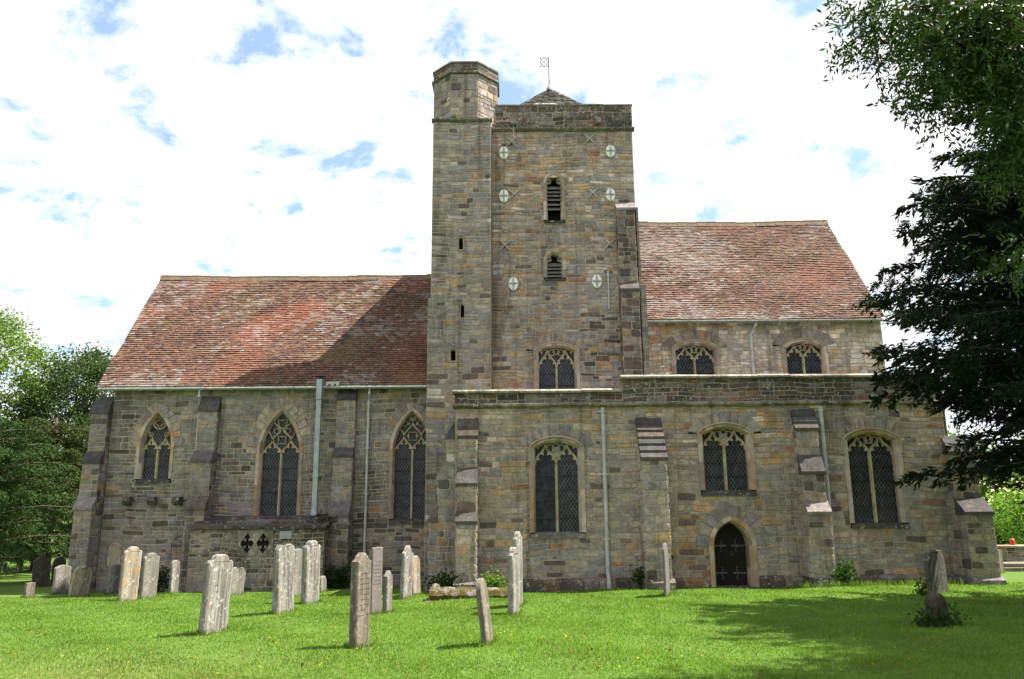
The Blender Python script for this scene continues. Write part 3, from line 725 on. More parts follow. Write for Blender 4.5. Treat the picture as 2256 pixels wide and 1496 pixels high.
for A, zs in ((bel1, [0.30, 0.42, 0.55, 0.66, 0.76, 0.86]), (bel2, [0.12, 0.33, 0.55, 0.75])):
    w = surround(A, 'belfry_opening', church, depth=0.42); fr = A.fr
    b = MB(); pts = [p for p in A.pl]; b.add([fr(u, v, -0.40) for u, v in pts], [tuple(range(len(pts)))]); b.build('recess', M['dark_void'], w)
    hh = A.spring - A.sill
    for z in zs:
        v = A.sill + hh * z; b = MB(); e = A.a - 0.03
        b.add([fr(-e, v, -0.04), fr(e, v, -0.04), fr(e, v + 0.16, -0.24), fr(-e, v + 0.16, -0.24), fr(-e, v - 0.035, -0.04), fr(e, v - 0.035, -0.04), fr(e, v + 0.125, -0.24), fr(-e, v + 0.125, -0.24)],
              [(0, 1, 2, 3), (4, 7, 6, 5), (0, 4, 5, 1), (2, 6, 7, 3), (1, 5, 6, 2), (0, 3, 7, 4)]); b.build('louvre_slat', M['louvre'], w)
    for s_ in (-1, 1):                                    # cusps of the trefoil head
        b = MB(); cusp(b, fr, (s_ * A.a * 0.9, A.spring + 0.02), (s_ * A.a * 0.28, A.spring + 0.03), 0.07, -0.16, -0.05, PAL['grey']); cusp(b, fr, (s_ * A.a * 0.75, A.spring + 0.22), (s_ * A.a * 0.3, A.spring + 0.05), 0.07, -0.16, -0.05, PAL['grey']); b.build('trefoil_cusp', M['dressed'], w)
# tower pyramid roof and weather vane
ap = P(1210, 196, 31.85); hw0 = 2.45; base_z = t_top - 0.35
tr_ = MB(); cxp = ap.x
RR = random.Random(5)
def tile_col(r, u=None, v=0.0, top=1e9, seed=0.0):
    f = r.uniform(0.88, 1.12); c = r.choices([(0.150, 0.068, 0.045), (0.18, 0.08, 0.050), (0.125, 0.060, 0.045), (0.09, 0.052, 0.044), (0.18, 0.105, 0.065)], [30, 24, 20, 12, 8])[0]
    c = [c[0] * f * 0.76, c[1] * f * 0.82, c[2] * f * 0.82]
    if u is not None:
        def mixc(q, t): return [x * (1 - t) + y * t for x, y in zip(c, q)]
        w = mn.noise((u * 0.3, v * 0.42, seed)) * 0.85 + mn.noise((u * 2.1, v * 5.5, seed + 7)) * 0.5 + mn.noise((u * 0.9, v * 1.5, seed + 17)) * 0.3 + 0.12
        red = mn.noise((u * 0.3, v * 0.35, seed + 30)) + max(0, (v - top + 1.3)) * 0.5
        if red > 0.12: c = mixc((0.23, 0.078, 0.045), min(0.6, (red - 0.12) * 2.2))
        if mn.noise((u * 0.4, v * 0.9, seed + 50)) > 0.3: c = mixc((0.13, 0.095, 0.045), 0.35)
        if w > 0.46 - r.random() * 0.24: c = mixc((0.27, 0.245, 0.232), r.uniform(0.15, 0.6))
    return tuple(c)
def tile_slope(O, U, Vup, N, width, length, gauge, tw, r, trim=None, wav=0.016, parent=None, name='roof_tiles', grey=0.0, dip=0.0):
    """overlapping plain tiles on a slope: O lower left, U along the eave, Vup up the slope, N outwards"""
    vs = []; cs = []
    rows = int(length / gauge)
    for i in range(rows):
        u_off = (tw / 2 if i % 2 else 0) - tw; v0 = i * gauge; nn = int(width / tw) + 3
        for k_ in range(nn):
            ua = max(0, u_off + k_ * tw); ub = min(width, u_off + (k_ + 1) * tw)
            if trim:
                lo, hi = trim(v0 + gauge / 2); ua, ub = max(ua, lo), min(ub, hi)
            if ub - ua < 0.03: continue
            j = r.uniform(-0.007, 0.007); lift = 0.036 + r.uniform(-0.007, 0.012); sag = wav * math.sin(ua * 0.9 + i * 0.21) + wav * 0.6 * math.sin(ua * 2.3 - i * 0.4) - dip * math.sin(math.pi * ua / width) * v0 / length
            g = 0.003; tl = gauge * 1.12; tilt = r.uniform(-0.005, 0.005)
            A = O + U * (ua + g) + Vup * (v0 + j) + N * (lift + sag + tilt); B = O + U * (ub - g) + Vup * (v0 + j) + N * (lift + sag - tilt)
            C = O + U * (ub - g) + Vup * (v0 + tl) + N * (0.006 + sag); D = O + U * (ua + g) + Vup * (v0 + tl) + N * (0.006 + sag)
            E = A - N * 0.028; F_ = B - N * 0.028
            col = tile_col(r, ua, v0, length, O.x)
            if grey: col = tuple(q * (1 - grey) + g_ * grey for q, g_ in zip(col, (0.115, 0.105, 0.09)))
            for q in ((A, B, C, D), (E, F_, B, A), (E, A, D, D - N * 0.004), (B, F_, C - N * 0.004, C)):
                vs += [tuple(x) for x in q]; cs.append(col)
    o = fast_mesh(name, np.array(vs), 4, M['tile'], parent, np.array(cs)); return stuff(o)
deck = MB(); yb0, yb1 = YT + 0.5, t_back - 0.5; xb0, xb1 = cxp - hw0, min(cxp + hw0, tx1 - 0.42)
base = [(xb0, yb0, base_z), (xb1, yb0, base_z), (xb1, yb1, base_z), (xb0, yb1, base_z)]
deck.add(base + [(ap.x, ap.y, ap.z)], [(0, 1, 4), (1, 2, 4), (2, 3, 4), (3, 0, 4)]); tr_ = deck.build('tower_roof', M['tile'], church)
for (p0, p1) in ((0, 1), (1, 2), (3, 0)):
    A, B, C = Vector(base[p0]), Vector(base[p1]), Vector(ap); U = (B - A).normalized(); w_ = (B - A).length; t_ = (C - A).dot(U); Vp = (C - A - U * t_); L = Vp.length; Vp.normalize(); N = U.cross(Vp)
    tile_slope(A, U, Vp, N, w_, L, 0.15, 0.18, RR, lambda v, L=L, w_=w_, t_=t_: (t_ * v / L, w_ - (w_ - t_) * v / L), parent=tr_, grey=0.9)
vane = MB(); vz0 = ap.z - 0.1; vz1 = PZ(1209, 127, 31.85)
vane.tube([(ap.x, ap.y, vz0), (ap.x, ap.y, vz1)], 0.022, 8); vane = vane.build('weather_vane', M['iron'], church)
b = MB(); b.tube([(ap.x, ap.y, vz0), (ap.x, ap.y, vz0 + 0.12), (ap.x, ap.y, vz0 + 0.2), (ap.x, ap.y, vz0 + 0.3)], [0.14, 0.12, 0.06, 0.03], 10); b.build('lead_cap', M['lead_sheet'], vane)
b = MB(); fz0 = PZ(1209, 147, 31.85); fw = 0.36; fx0 = ap.x - 0.03 - fw; yv = ap.y
for (x0, z0, x1, z1) in [(fx0, fz0, ap.x, fz0), (fx0, vz1, ap.x, vz1), (fx0, fz0, fx0, vz1)] + [(fx0, fz0 + (vz1 - fz0) * t, fx0 + fw * (1 - t), vz1) for t in (0, 0.5)] + [(fx0 + fw * 0.5, fz0, ap.x, fz0 + (vz1 - fz0) * 0.5), (fx0, fz0 + (vz1 - fz0) * 0.5, fx0 + fw * 0.5, fz0), (fx0, vz1, ap.x, fz0), (fx0 + fw * 0.5, vz1, ap.x, fz0 + (vz1 - fz0) * 0.5)]:
    b.tube([(x0, yv, z0), (x1, yv, z1)], 0.013, 5)
b.build('pierced_flag', M['iron'], vane)

# ---- stair turret
ux0, ux1 = PX(952, 450, YU), PX(1082, 500, YU)
u_str = PZ(1020, 268, YU)
def slit(x0, y0, x1, y1): return (PX(x0, (y0 + y1) / 2, YU), PX(x1, (y0 + y1) / 2, YU), PZ((x0 + x1) / 2, y1, YU), PZ((x0 + x1) / 2, y0, YU))
slits = [slit(1011, 525, 1020, 550), slit(1015, 673, 1023, 700), slit(993, 772, 1004, 795)]
off_z = PZ(945, 658, YU)
wall('turret_upper_wall', front(YU), ux0, ux1, off_z, u_str, 'turret', (0.11, 0.24), (0.26, 0.72), 41, (), 170, [rect_block(*s[:2], s[2], s[3]) for s in slits])
wall('turret_lower_wall', front(YU - 0.05), ux0 - 0.09, ux1, -1.0, off_z, 'turret', (0.12, 0.25), (0.28, 0.74), 42, (), 200, [rect_block(*s[:2], s[2], s[3]) for s in slits])
m = MB(); m.box((ux0 + 0.01, YU + 0.3, -1.0), (ux1 - 0.01, YU + 2.3, u_str)); m.box((ux0 - 0.08, YU - 0.045, -1.0), (ux0 + 0.02, YU + 2.2, off_z)); m.box((ux1 - 0.06, YU + 0.005, -1), (ux1 - 0.003, YU + 0.5, u_str)); m.box((ux0 + 0.003, YU + 0.005, off_z), (ux0 + 0.06, YU + 0.5, u_str)); m.build('turret_core', M['masonry'], church)
for (x0, x1, z0, z1) in slits:
    b = MB(); Yf = YU - 0.06; yb = YU + 0.27
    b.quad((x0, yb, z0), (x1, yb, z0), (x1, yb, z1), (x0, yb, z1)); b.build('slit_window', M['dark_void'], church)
    s_ = b = MB(); e = 0.045
    for q in (((x0 - e, z0 - e), (x0, z1 + e)), ((x1, z0 - e), (x1 + e, z1 + e)), ((x0, z1), (x1, z1 + e)), ((x0, z0 - e), (x1, z0))):
        b.box((q[0][0], Yf + 0.02, q[0][1]), (q[1][0], yb + 0.02, q[1][1]), PAL['tan'])
    b.build('slit_surround', M['dressed'], church)
# string below the octagon, cornice, octagonal top
cxo, cyo, ro = (ux0 + ux1) / 2 + 0.08, YU + 1.12, 1.21
def octo(r, z, n=8, ph=math.pi / 8): return [(cxo + r * math.cos(ph + 2 * math.pi * i / n), cyo + r * math.sin(ph + 2 * math.pi * i / n), z) for i in range(n)]
course('turret_string_course', ux0 - 0.06, ux1 + 0.05, YU, [(o * 0.8, z + u_str - 0.04) for o, z in STRP], 'parapet', 43, cols=lambda r: (0.13, 0.125, 0.085))
m = MB(); m.box((ux0 - 0.02, YU + 0.04, u_str - 0.02), (ux1 + 0.02, YU + 2.3, u_str + 0.1)); m.build('turret_ledge', M['dark_stone'], church)
o_c1 = PZ(1030, 168, YU + 0.1); o_top = PZ(1030, 146, YU + 0.1)
core = MB(); rr = ro / math.cos(math.pi / 8)
lo_, hi_ = octo(rr - 0.02, u_str), octo(rr - 0.02, o_top); core.add(lo_ + hi_, [tuple(range(7, -1, -1)), tuple(range(8, 16))] + [(i, (i + 1) % 8, (i + 1) % 8 + 8, i + 8) for i in range(8)]); core = core.build('turret_octagon', M['mortar'], church)
st = []; bk = MB(); r44 = random.Random(44)
ring = octo(rr, 0)
for i in range(8):
    A, B = Vector(ring[i]), Vector(ring[(i + 1) % 8]); U = (B - A).normalized(); N = Vector((U.y, -U.x, 0)); mid = (A + B) / 2
    if N.y > 0.5: continue
    lay(Fr(A, U, (0, 0, 1), N), 0, (B - A).length, u_str + 0.1, o_c1 - 0.02, r44, (0.2, 0.34), (0.25, 0.55), 'turret', bk, st)
    lay(Fr(A + N * 0.02, U, (0, 0, 1), N), 0, (B - A).length, o_c1 + 0.08, o_top, r44, (0.2, 0.3), (0.3, 0.6), 'parapet', bk, st)
bk.build('octagon_mortar', M['mortar'], core, fix=False); place_stones(st, core, r44, M['stone'], 130, warp=False)
for z, r0, r1, h in ((o_c1, rr + 0.1, rr + 0.06, 0.09), (o_top, rr + 0.07, rr - 0.15, 0.1)):
    b = MB(); l0, l1, l2 = octo(rr - 0.05, z - 0.02), octo(r0, z), octo(r0, z + h * 0.6); l3 = octo(r1, z + h)
    b.add(l0 + l1 + l2 + l3, [(8 * k + i, 8 * k + (i + 1) % 8, 8 * k + 8 + (i + 1) % 8, 8 * k + 8 + i) for k in range(3) for i in range(8)] + [tuple(range(24, 32))], (0.16, 0.155, 0.11)); b.build('octagon_cornice', M['dark_stone'], core)

# ---- buttresses
def buttress(T, a0, a1, stages, zb, seed, zone='aisle', slabs=(), n_ind=40, sides=(True, True), slopes=None):
    """T(a, p, z) maps width / projection / height to space; stages [(top z, projection)...] from the foot up"""
    r = random.Random(seed); O = T(0, 0, 0); Ud = T(1, 0, 0) - O; Pd = T(0, 1, 0) - O; V = Vector((0, 0, 1))
    prof = [(0 - 0.03, zb)]; z0 = zb
    spans = []
    for i, (zt, p) in enumerate(stages):
        nxt = stages[i + 1][1] if i + 1 < len(stages) else 0.0
        sh = (slopes[i] if slopes else (p - nxt) * 1.1)
        prof += [(p - 0.004, z0), (p - 0.004, zt)]; spans.append((z0, zt, p, nxt, zt + sh)); z0 = zt + sh
    prof += [(-0.03, z0)]
    pr = []
    for q in prof:
        if not pr or q != pr[-1]: pr.append(q)
    n = len(pr); core = MB(); vs = [T(a0 + 0.004, p, z) for p, z in pr] + [T(a1 - 0.004, p, z) for p, z in pr]
    core.add(vs, [tuple(range(n)), tuple(range(2 * n - 1, n - 1, -1))] + [(i, i + n, (i + 1) % n + n, (i + 1) % n) for i in range(n)])
    part = core.build('buttress', M['mortar'], church); st = []; bk = MB()
    for i, (z0, zt, p, nxt, zs) in enumerate(spans):
        lay(Fr(T(0, p, 0), Ud, V, Pd), a0, a1, z0, zt, r, (0.2, 0.34), (0.26, 0.5), zone, bk, st)
        if p > 0.12:
            for k_, aa, nn in ((0, a0, -1), (1, a1, 1)):
                if sides[k_]: lay(Fr(T(aa, 0, 0), Pd, V, Ud * nn), 0.0, p, z0, zt, r, (0.2, 0.34), (0.25, 0.5), zone, bk, st)
                if sides[k_] and zs - zt > 0.3 and nxt > 0.1: lay(Fr(T(aa, 0, 0), Pd, V, Ud * nn), 0.0, nxt, zt, zs, r, (0.2, 0.34), (0.25, 0.5), zone, bk, st)
        ns = slabs[i] if i < len(slabs) else 1
        for s_ in range(ns):
            pA, zA = p + (nxt - p) * s_ / ns, zt + (zs - zt) * s_ / ns; pB, zB = p + (nxt - p) * (s_ + 1) / ns, zt + (zs - zt) * (s_ + 1) / ns
            lip = 0.05; e = 0.03; b = MB()
            q = [(pA + lip, zA - 0.02), (pA + lip, zA + 0.07), (pB - 0.02, zB + 0.07), (pB - 0.02, zA - 0.02)]
            b.add([T(a0 - e, x, y) for x, y in q] + [T(a1 + e, x, y) for x, y in q], [(0, 1, 2, 3), (7, 6, 5, 4)] + [(i_, i_ + 4, (i_ + 1) % 4 + 4, (i_ + 1) % 4) for i_ in range(4)], pick('slab', r)); b.build('weathering_slab', M['stone'], part)
    place_stones(st, part, r, M['stone'], n_ind)
    b = MB(); p = stages[0][1] + 0.1; q = [(-0.02, zb), (p, zb), (p, zb + (PLZ - zb) - 0.04), (p - 0.1, PLZ + 0.06), (-0.02, PLZ + 0.06)]
    b.add([T(a0 - 0.08, x, y) for x, y in q] + [T(a1 + 0.08, x, y) for x, y in q], [tuple(range(5)), tuple(range(9, 4, -1))] + [(i_, i_ + 5, (i_ + 1) % 5 + 5, (i_ + 1) % 5) for i_ in range(5)], tuple(q * 0.8 for q in pick('vestry', r))); b.build('buttress_plinth', M['dark_stone'], part)
    return part
PLZ = pz
def TF(Y): return lambda a, p, z: Vector((a, Y - p, z))
def TL(X): return lambda a, p, z: Vector((X - p, a, z))
def TR(X): return lambda a, p, z: Vector((X + p, a, z))
def za(py, proj, px=1500, Y=YA): return PZ(px, py, Y - proj)
b1 = (PX(1011, 930, YA), PX(1052, 930, YA))
buttress(TF(YA), *b1, [(za(1150, 0.75), 0.75), (za(1066, 0.55), 0.55), (za(961, 0.3), 0.3)], -0.9, 51, slabs=(1, 1, 2), slopes=(0.3, 0.5, 0.6))
b2 = (PX(1402, 930, YA), PX(1454, 930, YA))
buttress(TF(YA), *b2, [(za(1012, 0.75), 0.75)], -0.9, 52, slabs=(6,), slopes=(1.28,), n_ind=60)
b3 = (PX(1745, 930, YA), PX(1792, 930, YA))
buttress(TF(YA), *b3, [(za(1135, 0.7), 0.7), (za(1046, 0.5), 0.5), (za(950, 0.28), 0.28)], -0.9, 53, slabs=(1, 1, 3), slopes=(0.32, 0.55, 0.65))
b4 = (PX(2092, 1100, YA), PX(2150, 1100, YA))
buttress(TF(YA), *b4, [(za(1133, 0.75, 2100), 0.75), (za(1000, 0.3, 2100), 0.3)], -0.9, 54, zone='vestry', slopes=(0.42, 0.5))
buttress(TR(ax1 + 0.1), YA + 0.15, YA + 0.95, [(za(1110, 0, 2100), 0.75)], -0.9, 55, zone='vestry', slopes=(1.1,), slabs=(2,))
# the aisle corner buttress towards the chancel, seen in profile
buttress(TL(ax0), YA + 0.12, YA + 0.85, [(za(1150, 0, 1000), 0.78), (za(1055, 0, 1000), 0.54), (za(965, 0, 1000), 0.28)], -0.9, 56, zone='turret', slopes=(0.45, 0.5, 0.5))
# chancel
PLZ = -0.25
def zc_(py, proj, px=500): return PZ(px, py, YC - proj)
for (l, r_), sd_, st_, sp in (((446, 486), 61, [(zc_(1122, 0.8), 0.8), (zc_(1018, 0.55), 0.55), (zc_(905, 0.28), 0.28)], (0.4, 0.4, 0.55)),
                           ((746, 786), 62, [(zc_(1140, 0.8), 0.8), (zc_(1008, 0.5), 0.5), (zc_(882, 0.25), 0.25)], (0.5, 0.3, 0.4)),
                           ((212, 248), 63, [(zc_(1120, 0.8), 0.72), (zc_(1018, 0.55), 0.5), (zc_(908, 0.28), 0.26)], (0.4, 0.4, 0.55))):
    buttress(TF(YC), PX(l, 890, YC), PX(r_, 890, YC), st_, -1.0, sd_, zone='chancel', slopes=sp)
buttress(TL(cx0), YC + 0.1, YC + 0.85, [(zc_(1125, 0, 200), 1.0), (zc_(1020, 0, 200), 0.55), (zc_(905, 0, 200), 0.25)], -1.0, 64, zone='chancel', slopes=(0.7, 0.45, 0.4))
# tower, clasping the right-hand corner
PLZ = str_z
buttress(TF(YT), PX(1362, 600, YT), PX(1401, 600, YT), [(PZ(1380, 640, YT - 0.5), 0.5), (PZ(1380, 462, YT - 0.3), 0.3)], str_z - 0.1, 65, zone='vestry', slopes=(0.3, 0.35), n_ind=60)
m = MB(); m.box((tx1 - 0.02, YT - 0.45, str_z - 0.1), (tx1 + 0.19, YT + 0.8, PZ(1400, 636, YT))); m.box((tx1 - 0.02, YT - 0.26, PZ(1400, 636, YT)), (tx1 + 0.06, YT + 0.7, PZ(1400, 462, YT))); m.build('buttress_flank', M['masonry'], church)

# ---- roofs
def gable_roof(name, x0, x1, ye, ze, yr, zr, seed, back=True):
    dk = MB(); th = 0.12
    dk.prism([(ye, ze - th), (ye, ze - 0.03), (yr, zr - 0.14), (2 * yr - ye, ze - 0.03), (2 * yr - ye, ze - th), (yr, zr - th * 1.5)], 0, x0 + 0.03, x1 - 0.01)
    o = dk.build(name, M['tile'], church)
    V = Vector((0, yr - ye, zr - ze)); L = V.length; V.normalize()
    r = random.Random(seed)
    tile_slope(Vector((x0, ye - 0.02, ze + 0.0)), Vector((1, 0, 0)), V, Vector((0, -V.z, V.y)), x1 - x0, L, 0.12, 0.165, r, parent=o, dip=0.06)
    rd = MB(); x = x0
    while x < x1 - 0.05:
        w = min(0.42, x1 - x); c = tile_col(r); c = tuple(0.6 * q + 0.4 * g for q, g in zip(c, (0.26, 0.2, 0.14))); dz = r.uniform(-0.012, 0.012) - 0.075 * math.sin(math.pi * (x - x0) / (x1 - x0)) + 0.012 * math.sin(x * 1.7)
        pts = [(yr + 0.12 * math.cos(t), zr + 0.03 + dz + 0.075 * math.sin(t)) for t in np.linspace(-0.25, math.pi + 0.25, 8)]; pts = [(yr + 0.19, zr - 0.16 + dz)] + pts + [(yr - 0.19, zr - 0.16 + dz)]
        rd.prism(pts, 0, x + 0.004, x + w - 0.004, c); x += w
    stuff(rd.build('ridge_tiles', M['tile'], o)); return o
ye = YC - 0.32
cr0 = PX(214, 853, ye); ce = PZ(560, 851, ye); crz = PZ(352, 612, AX)
gable_roof('chancel_roof', cr0, tbx0 + 0.01 - 0.0, ye, ce, AX, crz, 71)
m = MB(); m.prism([(YC + 0.02, c_eave - 0.2), (AX, crz - 0.25), (2 * AX - YC, c_eave - 0.2)], 0, cx0 + 0.04, cx0 + 0.4); m.build('chancel_gable', M['masonry'], church)
yn = YN - 0.32
ne = PZ(1680, 703, yn); nrz = PZ(1700, 490, AX); nr1 = PX(1950, 700, yn)
gable_roof('nave_roof', tx1 - 0.0, nr1, yn, ne, AX, nrz, 72)
m = MB(); m.prism([(YN + 0.02, n_eave - 0.2), (AX, nrz - 0.25), (2 * AX - YN, n_eave - 0.2)], 0, nx1 - 0.4, nx1 - 0.04); m.build('nave_gable', M['masonry'], church)
def gutter(x0, x1, y, z):
    g = MB(); n = 7
    pr = [(y - 0.06 * math.cos(t), z - 0.065 * math.sin(t)) for t in np.linspace(0, math.pi, n)] + [(y + 0.05, z), (y - 0.05, z)]
    g.prism(pr, 0, x0, x1); o = g.build('gutter', M['gutter'], church); x = x0 + 0.5
    while x < x1:
        b = MB(); b.box((x, y - 0.075, z - 0.085), (x + 0.03, y + 0.3, z - 0.066)); b.box((x, y - 0.077, z - 0.085), (x + 0.03, y - 0.063, z + 0.01)); b.build('gutter_bracket', M['gutter'], o); x += 1.1
    return o
gutter(cr0 - 0.02, ux0 - 0.1, ye - 0.04, ce - 0.07); gutter(tx1 + 0.15, nr1 + 0.12, yn - 0.04, ne - 0.07)

# ---- pipes
def downpipe(pts, r, mat='pipe', cl=1.1, square=False):
    b = MB(); b.tube(pts, r, 4 if square else 10); o = b.build('downpipe', M[mat], church); a, z1, z0 = pts[-1], pts[-2][2], pts[-1][2]; z = z1 - 0.12
    while z > z0 + 0.1:
        c = MB(); x, y = a[0], a[1]; c.tube([(x, y, z - 0.035), (x, y, z + 0.035)], r * 1.28, 10); c.box((x - r * 2.0, y + r * 0.5, z - 0.02), (x + r * 2.0, y + r + 0.05, z + 0.02)); c.build('pipe_collar', M[mat], o); z -= cl
    return o
def PV(px, py, Y): p = P(px, py, Y); return (p.x, Y, p.z)
g = ye - 0.04
x = PX(442, 870, YC - 0.1); downpipe([(x + 0.05, g, ce - 0.1), (x + 0.05, g, ce - 0.35), (x, YC - 0.1, ce - 0.55), (x, YC - 0.1, PZ(440, 985, YC)), (x, YC - 0.1, PZ(440, 1100, YC))], 0.05)
x = PX(809, 1000, YC - 0.1); downpipe([(x + 0.06, g, ce - 0.1), (x + 0.06, g, ce - 0.28), (x, YC - 0.1, ce - 0.5), (x, YC - 0.1, gz(x, YC) - 0.02)], 0.048, 'pipe', 1.6)
x = PX(1334, 1090, YA - 0.09); downpipe([(x, YA - 0.09, str_z - 0.08), (x, YA - 0.09, PZ(1340, 1262, YA))], 0.062, 'pipe', 1.9)
b = MB(); b.tube([(x, YA - 0.09, PZ(1340, 1262, YA)), (x, YA - 0.25, PZ(1340, 1285, YA)), (x, YA - 0.25, gz(x, YA - 0.25) - 0.02)], 0.066, 10); b.build('pipe_shoe', M['pipe'], church)
x = PX(1822, 1060, YA - 0.09); downpipe([(x, YA - 0.09, str_z - 0.08), (x, YA - 0.09, gz(x, YA) - 0.02)], 0.062, 'pipe', 1.9)
x = PX(1657, 780, YN - 0.1); downpipe([(x + 0.13, yn - 0.04, ne - 0.1), (x + 0.13, yn - 0.04, ne - 0.22), (x, YN - 0.1, ne - 0.55), (x, YN - 0.1, par_hi + 0.1)], 0.05, 'white', 5)
x = PX(1341, 640, YT - 0.06); downpipe([(x, YT - 0.06, PZ(1341, 598, YT)), (x, YT - 0.06, PZ(1341, 682, YT))], 0.032, 'white', 0.68)
# square steel flue on the chancel wall
yf = YC - 0.5; x = PX(699, 980, yf); zt = PZ(705, 836, yf); zb = PZ(692, 1136, yf); zk = PZ(705, 872, yf)
fl = MB(); h = 0.086
fl.bbox((x - h, yf - h, zb), (x + h, yf + h, zk - 0.12), 0.008); fl = fl.build('flue', M['steel'], church)
b = MB(); b.bbox((x - h - 0.012, yf - h - 0.04, zk - 0.14), (x + h + 0.012, yf + h, zt), 0.012); b.build('flue_top_section', M['steel'], fl)
b = MB(); b.tube([(x, yf, zt), (x, yf, zt + 0.1)], 0.03, 8); b.tube([(x, yf, zt + 0.1), (x, yf, zt + 0.14)], [0.2, 0.14], 14); b.build('flue_cowl', M['iron'], fl)
for zz in np.linspace(zb + 0.05, zk - 0.3, 4):
    b = MB(); b.box((x - h - 0.014, yf - h - 0.014, zz), (x + h + 0.014, YC + 0.02, zz + 0.035)); b.build('flue_bracket', M['steel'], fl)
# torn lead flashing hanging over the gutter beside the flue
b = MB(); q = [P(719, 838, ye - 0.1), P(748, 836, ye - 0.1)]; x0, x1 = q[0].x, q[1].x; ztop = ce + 0.12
pts = [(x0, ztop), (x1, ztop + 0.01)] + [(x1 + (x0 - x1) * t, ztop - 0.11 - 0.05 * math.sin(t * 15)) for t in np.linspace(0, 1, 12)]
b.prism([(u, v) for u, v in pts], 1, ye - 0.13, ye - 0.118); b.build('torn_flashing', M['white'], church)

# ---- tie plates and cross anchors on the tower face
for (px, py) in ((1110, 337), (1345, 333), (1110, 432), (1345, 429), (1131, 625), (1315, 620)):
    c = P(px, py, YT - 0.05); a_, b_ = 0.175, 0.25; n = 28
    m = MB(); rg = lambda s_, y: [(c.x + a_ * s_ * math.cos(2 * math.pi * i / n), y, c.z + b_ * s_ * math.sin(2 * math.pi * i / n)) for i in range(n)]
    m.add(rg(1, YT - 0.02) + rg(1, YT - 0.075) + rg(0.94, YT - 0.085) + [(c.x, YT - 0.10, c.z)], [(k * n + i, k * n + (i + 1) % n, (k + 1) * n + (i + 1) % n, (k + 1) * n + i) for k in (0, 1) for i in range(n)] + [(2 * n + i, 2 * n + (i + 1) % n, 3 * n) for i in range(n)])
    o = m.build('tie_plate', M['plate_white'], church)
    m = MB(); m.prism([(c.x - a_ * 0.93, c.z - 0.02), (c.x, c.z - 0.035), (c.x + a_ * 0.93, c.z - 0.02), (c.x + a_ * 0.93, c.z + 0.02), (c.x, c.z + 0.035), (c.x - a_ * 0.93, c.z + 0.02)], 1, YT - 0.118, YT - 0.083); m.prism([(c.x - 0.02, c.z - b_ * 0.93), (c.x + 0.02, c.z - b_ * 0.93), (c.x + 0.035, c.z), (c.x + 0.02, c.z + b_ * 0.93), (c.x - 0.02, c.z + b_ * 0.93), (c.x - 0.035, c.z)], 1, YT - 0.119, YT - 0.084); m.build('plate_rib', M['plate_rib'], o)
    m = MB(); m.tube([(c.x, YT - 0.1, c.z), (c.x, YT - 0.17, c.z)], [0.045, 0.035], 6); m.build('bolt', M['plate_rib'], o)
for (px, py) in ((1127, 312), (1299, 306), (1133, 428), (1306, 425), (1112, 540), (1343, 537)):
    c = P(px, py, YT - 0.05); m = MB(); L = 0.21
    for dx_, dz_ in ((1, 1), (1, -1)):
        m.tube([(c.x - dx_ * L, YT - 0.035, c.z - dz_ * L), (c.x - dx_ * L * 0.5, YT - 0.07, c.z - dz_ * L * 0.5), (c.x, YT - 0.09, c.z), (c.x + dx_ * L * 0.5, YT - 0.07, c.z + dz_ * L * 0.5), (c.x + dx_ * L, YT - 0.035, c.z + dz_ * L)], [0.015, 0.02, 0.03, 0.02, 0.015], 6)
    o = m.build('cross_anchor', M['anchor'], church)
    m = MB(); m.tube([(c.x, YT - 0.08, c.z), (c.x, YT - 0.14, c.z)], 0.05, 8); m.build('bolt', M['plate_rib'], o)
# water spouts under the tower parapet
for px, py in ((1131, 272), (1318, 268)):
    c = P(px, py, YT - 0.1); m = MB(); m.box((c.x - 0.09, YT - 0.28, c.z - 0.1), (c.x + 0.09, YT + 0.05, c.z + 0.09)); o = m.build('water_spout', M['lead_sheet'], church)
    if px < 1200:
        m = MB(); m.tube([(c.x, YT - 0.2, c.z), (c.x, YT - 0.2, c.z - 0.9)], 0.018, 6); m.build('drip_pipe', M['lead_sheet'], o)

# ---- corbels, niche and vestry at the foot of the chancel
for px, py, s_ in ((215, 1108, 1.2), (285, 1104, 1), (340, 1104, 1), (395, 1104, 1)):
    c = P(px, py, YC); m = MB(); w_ = 0.13 * s_
    m.prism([(YC + 0.05, c.z + 0.15), (YC - 0.32, c.z + 0.15), (YC - 0.34, c.z + 0.0), (YC - 0.24, c.z - 0.12), (YC + 0.05, c.z - 0.16)], 0, c.x - w_, c.x + w_, PAL['dark']); m.build('corbel', M['dark_stone'], church)
A = win_px(243, 262, 1246, 1212, 1198, YC, 'pointed', bw=0.07, vh=0.0, sillh=0.06)
n_ = surround(A, 'niche', church, depth=0.16); b = MB(); b.add([A.fr(u, v, -0.02 + 0.046) for u, v in A.pl], [tuple(range(len(A.pl)))]); b.build('niche_back', M['mortar'], n_)
